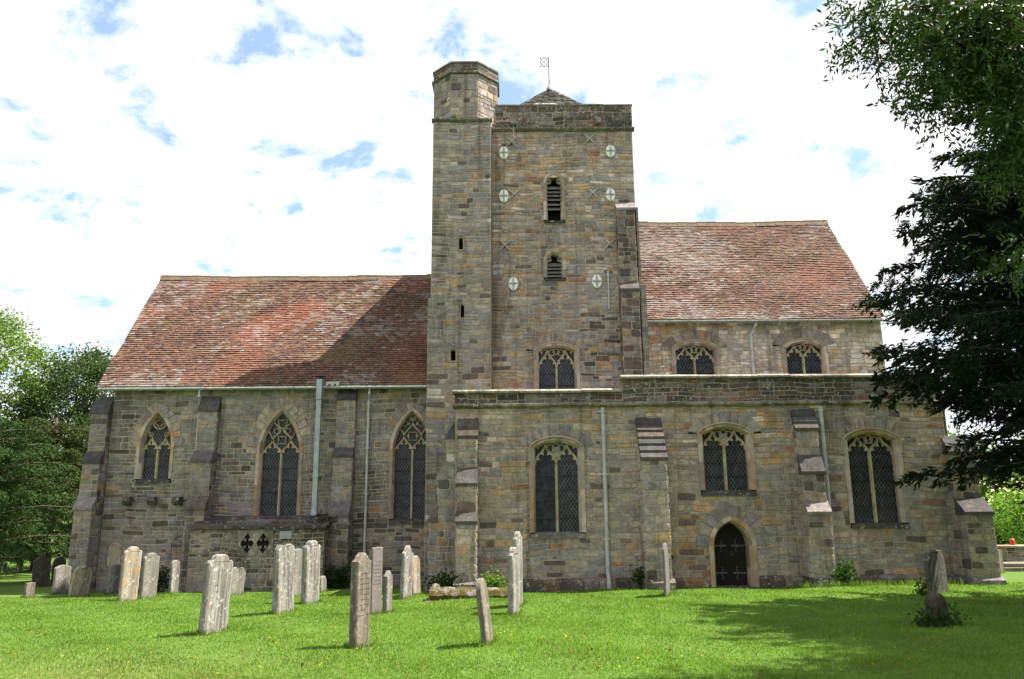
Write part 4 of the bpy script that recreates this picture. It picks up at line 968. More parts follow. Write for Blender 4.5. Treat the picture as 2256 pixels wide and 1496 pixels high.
# blocked doorway beside the vestry
A = win_px(374, 470, 1300, 1195, 1172, YC, 'segment', bw=0.16, vh=0.0, sillh=0.0)
m = MB(); band(m, A.fr, A.off(0.16), 0.05, A.off(0.0), 0.05, lambda: pick('chancel', rng)); band(m, A.fr, A.off(0.0), 0.05, A.off(0.0), 0.0); band(m, A.fr, A.off(0.16), 0.0, A.off(0.16), 0.05); m.build('blocked_doorway', M['stone'], church)
YV = YC - 1.5
vx0, vx1 = PX(416, 1220, YV), PX(712, 1220, YV); v_e = PZ(560, 1166, YV); v_t = PZ(560, 1140, YC)
qx = [PX(545, 1197, YV), PX(580, 1197, YV)]; qz = PZ(562, 1197, YV); qa, qb = 0.225, 0.33
def qblock(a_, b_):
    if b_ < qz - 0.3 or a_ > qz + 0.3: return None
    return (qx[0] - 0.3, qx[1] + 0.3, None)
wall('vestry_wall', front(YV), vx0, vx1, -1.0, v_e, 'vestry', (0.14, 0.24), (0.25, 0.6), 81, (), 110, [qblock], mat='dark_stone')
m = MB(); m.box((vx0, YV + 0.012, -1.0), (vx1, YC + 0.05, v_e)); m.build('vestry_core', M['masonry'], church)
m = MB(); zq0, zq1 = qz - 0.62, qz + 0.62; xq0, xq1 = qx[0] - 0.34, qx[1] + 0.34
vs = []; n = 40; N_ = 0.03
def quat(cx_, i):
    t = 2 * math.pi * i / n; r_ = 1 - 0.28 * abs(math.sin(2 * t)) ** 0.7; return (cx_ + qa * r_ * math.cos(t), qz + qb * r_ * math.sin(t))
plate = MB()
for k_, cx_ in enumerate(qx):
    l_, r_ = (xq0, (qx[0] + qx[1]) / 2) if k_ == 0 else ((qx[0] + qx[1]) / 2, xq1)
    for i in range(n):
        def outp(i):
            t = 2 * math.pi * i / n; dx_, dz_ = math.cos(t), math.sin(t); ex = (r_ - cx_) if dx_ > 0 else (cx_ - l_); s_ = min(ex / max(1e-6, abs(dx_)), 0.42 / max(1e-6, abs(dz_))); return (cx_ + dx_ * s_, qz + dz_ * s_)
        a_, b_ = quat(cx_, i), quat(cx_, i + 1); c_, d_ = outp(i), outp(i + 1); y = YV - 0.035
        plate.quad((a_[0], y, a_[1]), (b_[0], y, b_[1]), (d_[0], y, d_[1]), (c_[0], y, c_[1]), PAL['grey']); plate.quad((a_[0], y, a_[1]), (b_[0], y, b_[1]), (b_[0], YV + 0.01, b_[1]), (a_[0], YV + 0.01, a_[1]), PAL['dark'])
plate = plate.build('quatrefoil_opening', M['dark_stone'], church)
for cx_ in qx:
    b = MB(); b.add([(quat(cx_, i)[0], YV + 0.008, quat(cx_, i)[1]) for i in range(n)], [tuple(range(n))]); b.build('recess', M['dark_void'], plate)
    for t in (45, 135, 225, 315):
        u_, w_ = cx_ + qa * 0.62 * math.cos(R(t)), qz + qb * 0.62 * math.sin(R(t)); b = MB(); cusp(b, front(YV), (u_ - cx_ + cx_, w_), (cx_ + (u_ - cx_) * 0.42, qz + (w_ - qz) * 0.42), 0.06, 0.0, 0.028, PAL['grey']); b.build('foil_cusp', M['dark_stone'], plate)
# stone-slab roof of the vestry
rows = 3
vr = MB(); vr.prism([(YV - 0.1, v_e), (YV - 0.1, v_e + 0.05), (YC + 0.03, v_t + 0.02), (YC + 0.03, v_e)], 0, vx0 - 0.02, vx1 + 0.02, PAL['dark']); vr = vr.build('vestry_roof', M['dark_stone'], church)
rv = random.Random(82)
for i in range(rows):
    x = vx0 - 0.08
    while x < vx1 + 0.05:
        w_ = min(rv.uniform(0.5, 1.1), vx1 + 0.1 - x)
        if w_ < 0.1: break
        t0, t1 = i / rows, (i + 1.12) / rows; y0, y1 = YV - 0.14 + (YC - YV + 0.14) * t0, min(YC, YV - 0.14 + (YC - YV + 0.14) * t1); z0, z1 = v_e + (v_t - v_e) * t0 + 0.06, v_e + (v_t - v_e) * min(1, t1) + 0.03
        b = MB(); b.prism([(y0, z0 - 0.04), (y0, z0 + 0.05 + rv.uniform(-0.01, 0.01)), (y1, z1 + 0.03), (y1, z1 - 0.05)], 0, x + 0.006, x + w_ - 0.006, tuple(q * 0.6 for q in pick('roofslab', rv))); b.build('roof_slab', M['dark_stone'], vr); x += w_
# louvred vent in the vestry wall
c0, c1 = P(616, 1187, YV - 0.04), P(643, 1170, YV - 0.04); b = MB(); b.box((c0.x, YV - 0.05, c0.z), (c1.x, YV - 0.02, c1.z)); o = b.build('air_vent', M['white'], church)
for i in range(6):
    z = c0.z + (c1.z - c0.z) * (i + 0.5) / 6; b = MB(); b.prism([(YV - 0.052, z - 0.012), (YV - 0.085, z - 0.02), (YV - 0.085, z - 0.014), (YV - 0.052, z + 0.01)], 0, c0.x + 0.02, c1.x - 0.02); b.build('vent_slat', M['white'], o)
# ------------------------------------------------------------------ ground
def ground_sheet():
    xs = np.concatenate([np.linspace(-900, -40, 14), np.linspace(-36, 36, 145), np.linspace(40, 900, 14)]); ys = np.concatenate([[-60, -20, -5], np.linspace(0, 45, 91), np.linspace(48, 140, 20), np.linspace(160, 1500, 14)])
    vs = []; fs = []
    for y in ys:
        for x in xs:
            z = gz(x, y)
            if y > 60: z += (y - 60) * 0.02 + max(0, y - 140) * 0.03
            vs.append((x, y, z))
    nx = len(xs)
    for j in range(len(ys) - 1):
        for i in range(nx - 1): fs.append((j * nx + i, j * nx + i + 1, (j + 1) * nx + i + 1, (j + 1) * nx + i))
    m = MB(); m.add(vs, fs); return structure(m.build('ground', M['turf'], None, smooth=True, fix=False))
ground_sheet()
k = Mat('stubble', 0.95, 0.1); M['stubble'] = k.base(k.mix(k.noise(k.pos(), 0.6, 5), (0.30, 0.24, 0.13), (0.42, 0.35, 0.21)))
f = MB(); f.add([(20, 62, 0.3), (90, 62, 0.5), (140, 135, 6.5), (25, 135, 6.5)], [(0, 1, 2, 3)]); structure(f.build('stubble_field', M['stubble'], None, fix=False))

# lawn blades
def lawn():
    r = np.random.default_rng(3); N = 420000
    # distance distribution favours the near ground
    d = 5.0 + 20.5 * r.random(N) ** 1.25; ang = (r.random(N) - 0.5) * 2 * 0.66
    x = d * np.tan(ang); y = d
    zz = np.array([gz(a, b) for a, b in zip(x, y)])
    patch = 0.5 + 0.5 * np.sin(x * 0.8 + 1.7 * np.sin(y * 0.45)) * np.sin(y * 0.9 + 0.6 * np.sin(x * 0.7)); fine = r.random(N)
    h = (0.014 + 0.022 * r.random(N)) * (0.75 + 0.6 * patch) * (1 + (r.random(N) < 0.03) * 0.9)
    w = (0.0035 + 0.0035 * r.random(N)) * (0.6 + d / 11.0)
    t = r.random(N) * 2 * np.pi; dx, dy = np.cos(t), np.sin(t); lx, ly = (r.random(N) - 0.5) * 1.3 * h, (r.random(N) - 0.5) * 1.3 * h
    V = np.zeros((N, 3, 3), dtype=np.float32)
    V[:, 0] = np.stack([x - dx * w, y - dy * w, zz - 0.004], 1); V[:, 1] = np.stack([x + dx * w, y + dy * w, zz - 0.004], 1); V[:, 2] = np.stack([x + lx, y + ly, zz + h], 1)
    c = np.array([0.122, 0.226, 0.034])[None] * (0.84 + 0.3 * fine)[:, None]; c = c * (1 - 0.25 * patch)[:, None] + np.array([0.155, 0.235, 0.05])[None] * (0.3 * patch)[:, None]
    dry = r.random(N) < 0.05 + 0.6 * np.exp(-((x + 5.6) ** 2 / 7 + (y - 8.8) ** 2 / 6)); c[dry] = (0.26, 0.24, 0.11)
    cl = r.random(N) < 0.06; c[cl] *= 0.72
    keep = ~((y > YA - 0.1) & (x > ax0 - 0.6)) & ~((y > YV) & (x < vx1) & (x > vx0))
    stuff(tag(fast_mesh('lawn_grass', V[keep].reshape(-1, 3), 3, M['grass'], None, c[keep]), 'short bright green mown grass covering the churchyard', 'grass'))
    # buttercups: small yellow flower heads on short stalks
    nb = 520; d = 6.5 + 16.5 * r.random(nb) ** 0.8; x = d * np.tan((r.random(nb) - 0.5) * 1.25); y = d; keepb = (np.sin(x * 0.7 + 2) * np.sin(y * 0.5) > -0.35); x, y, d = x[keepb], y[keepb], d[keepb]
    vs = []
    for a, b in zip(x, y):
        z = gz(a, b) + 0.05 + 0.03 * r.random(); s = 0.008 + 0.006 * r.random(); tx, ty = (r.random(2) - 0.5) * 0.012
        for q in range(4):
            t0 = q * math.pi / 2; t1 = t0 + math.pi / 2.6
            vs += [(a, b, z - 0.006), (a + s * math.cos(t0), b + s * math.sin(t0), z + 0.005 + tx), (a + s * 1.2 * math.cos((t0 + t1) / 2), b + s * 1.2 * math.sin((t0 + t1) / 2), z + 0.008), (a + s * math.cos(t1), b + s * math.sin(t1), z + 0.005 + ty)]
        vs += [(a - 0.001, b, z - 0.08), (a + 0.001, b, z - 0.08), (a + 0.001, b, z - 0.004), (a - 0.001, b, z - 0.004)]
    n = len(vs) // 4; c = np.tile(np.array([[0.55, 0.36, 0.01]]), (n, 1)); c[4::5] = (0.08, 0.15, 0.02)
    stuff(tag(fast_mesh('buttercups', np.array(vs), 4, M['leaf'], None, c), 'small yellow buttercups scattered through the churchyard grass', 'flowers'))
lawn()

# ------------------------------------------------------------------ gravestones
def grave_mat(name, base, streak, lich, orange, amt):
    k = Mat(name, 0.92, 0.15); p = k.pos((1, 1, 1), True)
    v = k.noise(k.pos((14, 14, 0.8), True), 1.0, 5, 0.65); c = k.mix(k.ramp(v, [(0.42, 0), (0.60, 1)]), base, streak)
    n = k.noise(p, 11, 6, 0.72); c = k.mix(k.ramp(n, [(0.56, 0), (0.60, 0.85)]), c, lich)
    dk = k.noise(p, 17, 5, 0.75); c = k.mix(k.ramp(dk, [(0.58, 0), (0.64, 0.7)]), c, (0.055, 0.05, 0.045))
    o = k.noise(p, 3.2, 5, 0.75); sp = k.n('ShaderNodeSeparateXYZ'); k.l(p, sp.inputs[0])
    c = k.mix(k.ramp(o, [(amt, 0), (amt + 0.06, 0.85)]), c, orange)
    k.bump(k.mix(0.5, v, n), 0.6, 0.02); return k.base(c)
ORA = (0.36, 0.165, 0.03)
M['g_pale'] = grave_mat('pale_lichened_limestone', (0.235, 0.222, 0.20), (0.095, 0.088, 0.08), (0.36, 0.35, 0.33), ORA, 0.61)
M['g_orange'] = grave_mat('orange_lichened_sandstone', (0.28, 0.25, 0.205), (0.14, 0.12, 0.095), (0.36, 0.34, 0.3), ORA, 0.55)
M['g_grey'] = grave_mat('grey_sandstone', (0.19, 0.178, 0.155), (0.12, 0.11, 0.095), (0.28, 0.27, 0.25), ORA, 0.74)
M['g_brown'] = grave_mat('brown_sandstone', (0.175, 0.152, 0.118), (0.095, 0.082, 0.064), (0.25, 0.23, 0.19), ORA, 0.7)
M['g_slate'] = grave_mat('smooth_mauve_slate', (0.15, 0.13, 0.125), (0.13, 0.113, 0.11), (0.18, 0.165, 0.16), ORA, 0.8)
M['g_dark2'] = grave_mat('mossy_grey_stone', (0.085, 0.082, 0.068), (0.04, 0.038, 0.032), (0.14, 0.14, 0.12), ORA, 0.8)
M['g_dark3'] = grave_mat('dark_brown_stone', (0.06, 0.045, 0.035), (0.04, 0.03, 0.025), (0.09, 0.08, 0.06), ORA, 0.8)
M['g_dark'] = grave_mat('dark_slate', (0.075, 0.062, 0.055), (0.05, 0.042, 0.038), (0.12, 0.11, 0.1), ORA, 0.8)
def top_profile(kind, w, n=26):
    """(x, dz) along the head of the stone, dz relative to the full height"""
    out = []
    for i in range(n + 1):
        t = -1 + 2 * i / n; a = abs(t)
        if kind == 'round': z = -w * 0.5 * (1 - math.sqrt(max(0, 1 - t * t)))
        elif kind == 'camber': z = -w * 0.16 * t * t
        elif kind == 'peak': z = -w * 0.42 * a
        elif kind == 'flat': z = -w * 0.03 * a
        elif kind == 'shoulder': z = (-w * 0.10 * (1 - math.sqrt(max(0, 1 - (t / 0.62) ** 2)))) * 1.8 if a < 0.62 else -w * (0.26 - 0.08 * math.sin((a - 0.62) / 0.38 * math.pi))
        elif kind == 'ogee': z = -w * (0.30 * (0.5 - 0.5 * math.cos(a * math.pi)) + 0.05 * a)
        elif kind == 'double': z = -w * (0.25 - 0.25 * abs(math.sin(math.pi * t)) ** 0.7) * 1.2
        elif kind == 'scroll': z = -w * (0.05 * (1 - math.cos(t * 3 * math.pi)) + 0.16 * a * a)
        else: z = 0
        out.append((t * w / 2, z))
    return out
GROUP = 'headstones in the churchyard'
FEET = []
def headstone(l, r_, top, base, kind, mat, label, rz=72, thick=0.11, tilt=(0, 0), seed=0, by=None, width=None, name='headstone', inscr=0, cat='gravestone'):
    """l, r_, top, base: extent of the stone in the photograph; its place is where that base meets the ground"""
    rg = random.Random(seed + int(l)); p = PG((l + r_) / 2, base); d = (p - Vector((0, 0, CAM_Z))); vd = Vector((d.x, d.y)).normalized()
    depth = -(CAM_M.inverted() @ p).z
    ppm = F / depth; h = (base - top) / ppm * 1.0; a = R(rz)
    wd, nd = Vector((math.cos(a), math.sin(a))), Vector((-math.sin(a), math.cos(a)))
    app = (r_ - l) / ppm; cw = abs(vd.x * wd.y - vd.y * wd.x); ct = abs(vd.x * nd.y - vd.y * nd.x)
    w = width or min(0.95, max(0.28, (app - thick * ct) / max(0.25, cw)))
    prof = top_profile(kind, w); bury = 0.25
    n_lv = 9; body = h + min(z for _, z in prof) - 0.02
    m = MB(); ring_n = []
    # side rings so the slab is worn rather than perfect
    outl = [(-w / 2, -bury)] + [(-w / 2 + rg.uniform(-0.007, 0.007), -bury + (body + bury) * i / n_lv) for i in range(1, n_lv)]
    outl += [(x, h + z + rg.uniform(-0.006, 0.006)) for x, z in prof]
    outl += [(w / 2 + rg.uniform(-0.007, 0.007), -bury + (body + bury) * i / n_lv) for i in range(n_lv - 1, 0, -1)] + [(w / 2, -bury)]
    n = len(outl); cx_, cz_ = 0, h / 2; be = 0.016
    def ins(x, z):
        return (x - math.copysign(min(be, abs(x)), x), z - (be if z > body - 0.03 else 0))
    th = thick / 2
    ring = [[(x, -th, z) for x, z in (ins(*q) for q in outl)], [(x, -th + be, z) for x, z in outl], [(x, th - be, z) for x, z in outl], [(x, th, z) for x, z in (ins(*q) for q in outl)]]
    vs = [v for rr_ in ring for v in rr_]
    fs = [(k_ * n + i, k_ * n + i + 1, (k_ + 1) * n + i + 1, (k_ + 1) * n + i) for k_ in range(3) for i in range(n - 1)]
    # faces as a grid of strips between mirrored outline points
    for off, flip in ((0, False), (3 * n, True)):
        for i in range(n // 2 - 1 + n % 2 * 0):
            q = (off + i, off + n - 1 - i, off + n - 2 - i, off + i + 1)
            if len(set(q)) == 4: fs.append(q if not flip else q[::-1])
        if n % 2: i = n // 2; fs.append((off + i - 1, off + i, off + i + 1))
    m.add(vs, fs); o = m.build(name, M[mat], None)
    if inscr:
        # lines of cut lettering, weathered beyond reading
        b = MB(); z = h * 0.78
        for _ in range(inscr):
            lw = w * rg.uniform(0.45, 0.78); x = -lw / 2
            while x < lw / 2:
                s_ = rg.uniform(0.02, 0.06); b.box((x, -th - 0.0018, z - 0.006), (min(lw / 2, x + s_), -th - 0.0004, z + 0.006)); x += s_ + 0.014
            z -= h * 0.055
        stuff(b.build('worn_lettering', M['g_dark'], o, fix=False))
    o.location = p; o.rotation_euler = (R(tilt[0]), R(tilt[1]), a); FEET.append((p.x, p.y, a, w, thick))
    return tag(o, label, cat, GROUP)
H = headstone
H(0, 11, 1240, 1264, 'camber', 'g_pale', 'tiny pale headstone cut by the left edge of the picture, under the dark trees', 60)
H(35, 48, 1224, 1262, 'flat', 'g_grey', 'narrow grey post-like headstone deep in the shade of the left yew', 60)
H(72, 107, 1222, 1292, 'peak', 'g_dark', 'dark slate headstone with a pointed top standing in shade at the far left', 40, tilt=(0, -3))
H(112, 139, 1229, 1290, 'round', 'g_dark', 'dark round-topped headstone half hidden beside the chancel corner buttress', 55)
H(53, 72, 1285, 1318, 'flat', 'g_brown', 'short brown stump-like marker in front of the dark pointed slate', 60, thick=0.14)
H(115, 150, 1247, 1308, 'camber', 'g_grey', 'grey headstone with dark blotches, left neighbour of the orange leaning one', 66)
H(151, 190, 1250, 1315, 'scroll', 'g_orange', 'orange lichen covered headstone leaning to the right with a wavy top', 62, tilt=(0, 8))
H(234, 260, 1245, 1308, 'camber', 'g_pale', 'low pale headstone just left of the tall orange-topped one', 68)
H(260, 300, 1208, 1324, 'shoulder', 'g_orange', 'tall shouldered headstone with bright orange lichen on its head', 68, tilt=(0, 2))
H(307, 343, 1221, 1317, 'shoulder', 'g_grey', 'smooth grey brown shouldered headstone right of the tall orange-topped one', 66, tilt=(0, 1))
H(370, 392, 1237, 1308, 'round', 'g_pale', 'slim pale round-headed stone between the grey shouldered one and the vestry', 68)
H(437, 499, 1227, 1394, 'shoulder', 'g_pale', 'big streaky white and grey headstone with one orange lichen spot, nearest on the left', 68, tilt=(0, 3), thick=0.13)
H(499, 535, 1252, 1311, 'double', 'g_grey', 'small twin-humped headstone leaning right below the quatrefoil opening', 66, tilt=(0, 6))
H(599, 647, 1204, 1350, 'double', 'g_pale', 'tall pale headstone with two rounded humps', 68, tilt=(0, -2), thick=0.15)
H(640, 663, 1212, 1315, 'camber', 'g_grey', 'plain grey headstone squeezed between two tall pale ones', 70)
H(662, 703, 1195, 1330, 'shoulder', 'g_pale', 'tall pale headstone with a single rounded head and shoulders', 68, tilt=(0, -1), thick=0.15)
H(700, 719, 1270, 1305, 'round', 'g_grey', 'tiny round-topped grey headstone beside the shrub at the chancel wall', 70)
H(767, 814, 1225, 1427, 'ogee', 'g_brown', 'nearest tall brown headstone with worn lettering and a broken crusted top', 66, thick=0.14, inscr=9)
H(812, 841, 1210, 1354, 'flat', 'g_slate', 'smooth mauve slate headstone standing behind the nearest brown one', 60, thick=0.07, inscr=7)
H(843, 863, 1260, 1350, 'peak', 'g_grey', 'small narrow grey headstone with a dark edge right of the slate', 74)
H(880, 908, 1205, 1318, 'ogee', 'g_pale', 'narrow white headstone with a curled top leaning against its neighbour', 74, tilt=(0, 3))
H(903, 927, 1227, 1311, 'round', 'g_orange', 'small pale headstone with an orange cap behind the curled white one', 72, tilt=(0, -4))
H(950, 970, 1287, 1312, 'round', 'g_grey', 'broken round headstone stub at the end of the mossy coffin tomb', 50)
H(1060, 1090, 1278, 1419, 'round', 'g_brown', 'brown round-headed stone tilted sharply to the left in the foreground', 80, tilt=(0, 0), width=0.42, thick=0.09)
H(1123, 1140, 1210, 1355, 'shoulder', 'g_pale', 'edge-on lichened headstone, the nearer and shorter of the pair', 78, width=0.62, thick=0.12)
H(1133, 1149, 1176, 1335, 'shoulder', 'g_pale', 'edge-on pale headstone, the taller one behind its partner', 78, width=0.62)
H(1463, 1477, 1200, 1312, 'round', 'g_slate', 'lone edge-on headstone with a dark face and white rim near the door', 70, width=0.6, thick=0.07)
H(2046, 2090, 1211, 1310, 'scroll', 'g_dark2', 'grey ribbed headstone standing in tall grass near the right buttress', 40, tilt=(0, -3), thick=0.13)
H(2044, 2090, 1311, 1378, 'round', 'g_dark3', 'low brown round-topped headstone wrapped in ivy in the yew shade', 28, thick=0.2)
H(2197, 2212, 1213, 1262, 'flat', 'g_brown', 'slim square stone post right of the church corner', 40, thick=0.14, name='stone_post', cat='post')
for o in list(COL.objects):
    if o.get('label', '').startswith('brown round-headed stone tilted'): o.rotation_euler = Matrix(((1, 0, 0), (0, 1, 0), (0, 0, 1))).to_euler(); o.rotation_euler = (Matrix.Rotation(R(-7), 3, 'Y') @ Matrix.Rotation(R(80), 3, 'Z')).to_euler()
# longer grass left by the mower round the stones
def stone_feet():
    r = np.random.default_rng(8); P_ = []
    for (x, y, a, w, t) in FEET:
        n = 260; s = (r.random(n) - 0.5) * (w + 0.12); q = np.where(r.random(n) < 0.5, -1, 1) * (t / 2 + 0.01 + 0.07 * r.random(n) ** 1.5); e = r.random(n) < 0.3; s = np.where(e, np.sign(s) * (w / 2 + 0.05 * r.random(n)), s); q = np.where(e, q * r.random(n), q)
        for i in range(n):
            X, Y = x + s[i] * math.cos(a) - q[i] * math.sin(a), y + s[i] * math.sin(a) + q[i] * math.cos(a); P_.append((X, Y, gz(X, Y)))
    P_ = np.array(P_); n = len(P_)
    stuff(tag(fast_mesh('uncut_grass', leaves(P_, r.normal(size=(n, 3)) * 0.4 + np.array([0, 0, 1.0]), 0.10, 0.035, r), 4, M['grass'], None, colour_var(n, (0.11, 0.17, 0.025), r)), 'uncut longer grass fringing the feet of the headstones', 'grass'))
# coffin-shaped mossy tomb
k = Mat('mossy_tombstone', 0.95, 0.1); p = k.pos(); n = k.noise(p, 5, 6, 0.75); c = k.mix(k.ramp(n, [(0.50, 0), (0.58, 1)]), (0.06, 0.05, 0.012), (0.19, 0.16, 0.15))
c = k.mix(k.ramp(k.noise(p, 9, 5, 0.7), [(0.55, 0), (0.64, 0.8)]), c, (0.05, 0.045, 0.02)); k.bump(n, 0.8, 0.03); M['moss_tomb'] = k.base(c)
t0, t1 = PG(948, 1322), PG(1124, 1326); y = t0.y; g0 = gz(t0.x, y)
tomb = thing('coffin_tomb', 'low coffin-shaped tomb thick with yellow moss lying before the turret', 'tomb', (t0.x, y, g0 - 0.05))
m = MB(); rg = random.Random(9); N_ = 16; secs = []
for i in range(N_ + 1):
    x = t0.x + (t1.x - t0.x) * i / N_; hw_ = 0.36 - 0.08 * i / N_; zt_ = g0 + 0.31 + rg.uniform(-0.015, 0.015) - 0.03 * i / N_; zb_ = g0 - 0.1
    secs.append([(x, y - hw_, zb_), (x, y - hw_, zt_ - 0.16), (x, y - hw_ * 0.75, zt_ - 0.04 + rg.uniform(-0.01, 0.01)), (x, y, zt_ + 0.02), (x, y + hw_ * 0.75, zt_ - 0.04), (x, y + hw_, zt_ - 0.16), (x, y + hw_, zb_)])
m.add([v for s_ in secs for v in s_], [(i * 7 + k_, i * 7 + k_ + 1, (i + 1) * 7 + k_ + 1, (i + 1) * 7 + k_) for i in range(N_) for k_ in range(6)] + [tuple(range(7)), tuple(range(N_ * 7 + 6, N_ * 7 - 1, -1))])
m.build('coffin_slab', M['moss_tomb'], tomb)
m = MB(); m.bbox((t0.x - 0.12, y - 0.5, g0 - 0.15), (t1.x + 0.1, y + 0.5, g0 + 0.02), 0.02); m.build('ledger_base', M['moss_tomb'], tomb)
m = MB(); q = PG(2100, 1273); m.bbox((q.x - 0.16, q.y - 0.12, q.z - 0.1), (q.x + 0.16, q.y + 0.12, q.z + 0.13), 0.02, j=0.008, rng=rg); tag(m.build('kerb_block', M['g_pale'], None), 'small pale stone block lying by the right corner buttress', 'stone block')

# ------------------------------------------------------------------ foliage
def leaves(pos, dirs, size, aspect, r, flat=0.0):
    """one kite-shaped leaf per position, pointing along dirs with random roll"""
    n = len(pos); d = dirs / (np.linalg.norm(dirs, axis=1, keepdims=True) + 1e-9)
    ref = r.normal(size=(n, 3)); ref[:, 2] += flat * 3; s = np.cross(d, ref); s /= (np.linalg.norm(s, axis=1, keepdims=True) + 1e-9)
    L = (size * (0.7 + 0.6 * r.random(n)))[:, None]; w = L * aspect
    return np.stack([pos, pos + d * L * 0.45 + s * w, pos + d * L, pos + d * L * 0.45 - s * w], 1).reshape(-1, 3)
def colour_var(n, base, r, v=0.35, hue=0.15):
    f = 1 + v * (r.random((n, 1)) * 2 - 1); h = 1 + hue * (r.random((n, 3)) * 2 - 1); return np.array(base)[None] * f * h
def limb(m, p0, p1, r0, r1, r, sag=0.0, n=6):
    pts = []; rad = []
    p0, p1 = Vector(p0), Vector(p1); L = (p1 - p0).length
    for i in range(n + 1):
        t = i / n; j = Vector((r.uniform(-1, 1), r.uniform(-1, 1), r.uniform(-1, 1))) * L * 0.03 * (1 if 0 < i < n else 0)
        pts.append(p0.lerp(p1, t) + j + Vector((0, 0, sag * 4 * t * (1 - t)))); rad.append(r0 + (r1 - r0) * t)
    m.tube(pts, rad, 7); return pts
def broadleaf(name, label, base, height, rx, cz, rz_, seed, leafcol, nclump=260, per=110, lsize=0.16, aspect=0.3, spread=0.55, group=None, trunk_r=0.3):
    r = random.Random(seed); rn = np.random.default_rng(seed); t = thing(name, label, 'tree', base, group); b = Vector(base)
    m = MB(); top = b + Vector((0, 0, height * 0.75)); limb(m, b - Vector((0, 0, 0.3)), top, trunk_r, trunk_r * 0.3, r, 0, 8)
    P_, D_ = [], []
    for i in range(nclump):
        th = r.uniform(0, 2 * math.pi); ct = r.uniform(-0.85, 1); rr_ = r.uniform(0.55, 1.0) ** 0.6; st_ = math.sqrt(1 - ct * ct)
        wob = 1 + 0.22 * math.sin(3 * th + seed) + 0.15 * math.sin(5 * ct + 2 * th)
        c = b + Vector((rx * rr_ * st_ * math.cos(th) * wob, rx * rr_ * st_ * math.sin(th) * wob, cz + rz_ * rr_ * ct))
        if i % 7 == 0: limb(m, b + Vector((0, 0, max(0.3 * height, min(height * 0.7, (c.z - b.z) * 0.7)))), c, trunk_r * 0.28, 0.02, r, 0.1, 5)
        s_ = spread * r.uniform(0.6, 1.25); n = int(per * r.uniform(0.6, 1.3)); q = rn.normal(size=(n, 3)) * s_ * np.array([1, 1, 0.6]); P_.append(q + np.array(c)); D_.append(q + rn.normal(size=(n, 3)) * 0.35 + np.array([0, 0, -0.12]))
    m.build('trunk', M['bark'], t, smooth=True); P_ = np.concatenate(P_); D_ = np.concatenate(D_)
    stuff(fast_mesh('crown', leaves(P_, D_, lsize, aspect, rn), 4, M['leaf'], t, colour_var(len(P_), leafcol, rn))); return t
def yew(name, label, base, height, rad, seed, nlimb=110, col=(0.022, 0.045, 0.014), low=0.18, npt=15, ntw=5, nn=15, lsz=0.06, shape=0.55, trunk_r=0.5, group=None, up=0.35, near=None):
    r = random.Random(seed); rn = np.random.default_rng(seed); t = thing(name, label, 'tree', base, group); b = np.array(base)
    m = MB(); limb(m, Vector(base) - Vector((0, 0, 0.3)), Vector(base) + Vector((0, 0, height * 0.8)), trunk_r, 0.06, r, 0, 8)
    P_, D_, S_ = [], [], []
    for i in range(nlimb):
        z = height * (low * 0.7 + (0.93 - low * 0.7) * ((i + r.random()) / nlimb)); th = i * 2.39996 + r.uniform(-0.3, 0.3); f = z / height
        R_ = rad * (1 - max(0, f - 0.3) / 0.72) ** shape * r.uniform(0.72, 1.12)
        e = r.uniform(0.6, 1.2) * up; o = np.array([math.cos(th), math.sin(th), 0.0])
        p0 = b + np.array([0, 0, z * 0.82]); pts = []
        for k_ in range(npt):
            s_ = (k_ + 1) / npt; pts.append(p0 + o * R_ * s_ + np.array([0, 0, R_ * (e * s_ - 0.22 * s_ ** 3) + rn.normal() * 0.02]))
        if i % 2 == 0: m.tube([tuple(p0)] + [tuple(p) for p in pts[::3]], [0.07 * (1 - j / (len(pts[::3]) + 1)) + 0.008 for j in range(len(pts[::3]) + 1)], 5)
        side = np.array([-o[1], o[0], 0])
        for k_, p in enumerate(pts):
            s_ = (k_ + 1) / npt
            if s_ < 0.22: continue
            far = near and (o[1] > 0.35 or o[0] > 0.4)
            for q in range(2 if far else ntw):
                sg = rn.choice([-1, 1]); tl = R_ * 0.17 * (1.1 - s_) + 0.13 + 0.14 * rn.random(); d = side * sg * (0.9 * rn.random() + 0.1) + o * (0.5 + 0.5 * rn.random()) + np.array([0, 0, 0.15 - 0.85 * rn.random()]); d /= np.linalg.norm(d)
                u = (np.arange(nn) + rn.random(nn)) / nn; pp = p + d * (u * tl)[:, None] + np.array([0, 0, -1])[None] * (u ** 2 * tl * 0.35)[:, None] + rn.normal(size=(nn, 3)) * 0.035
                P_.append(pp); D_.append(d[None] + rn.normal(size=(nn, 3)) * 0.45 + np.array([0, 0, -0.15])); S_.append(np.full(nn, lsz * (2.0 if far else 1.6 if s_ < 0.55 and near else 1.0)))
    m.build('trunk', M['bark'], t, smooth=True); P_ = np.concatenate(P_); D_ = np.concatenate(D_)
    stuff(fast_mesh('crown', leaves(P_, D_, np.concatenate(S_), 0.15, rn), 4, M['needle'], t, colour_var(len(P_), col, rn))); return t
stone_feet()
def gp(x, y): return (x, y, gz(x, y))
# right-hand yew beside the churchyard
yew('yew_tree', 'large dark yew at the right, its feathery boughs hiding the end of the church', gp(13.5, 15.0), 14.8, 5.7, 101, nlimb=440, npt=19, ntw=7, nn=22, lsz=0.1, low=0.2, up=0.62, col=(0.011, 0.023, 0.008), near=True)
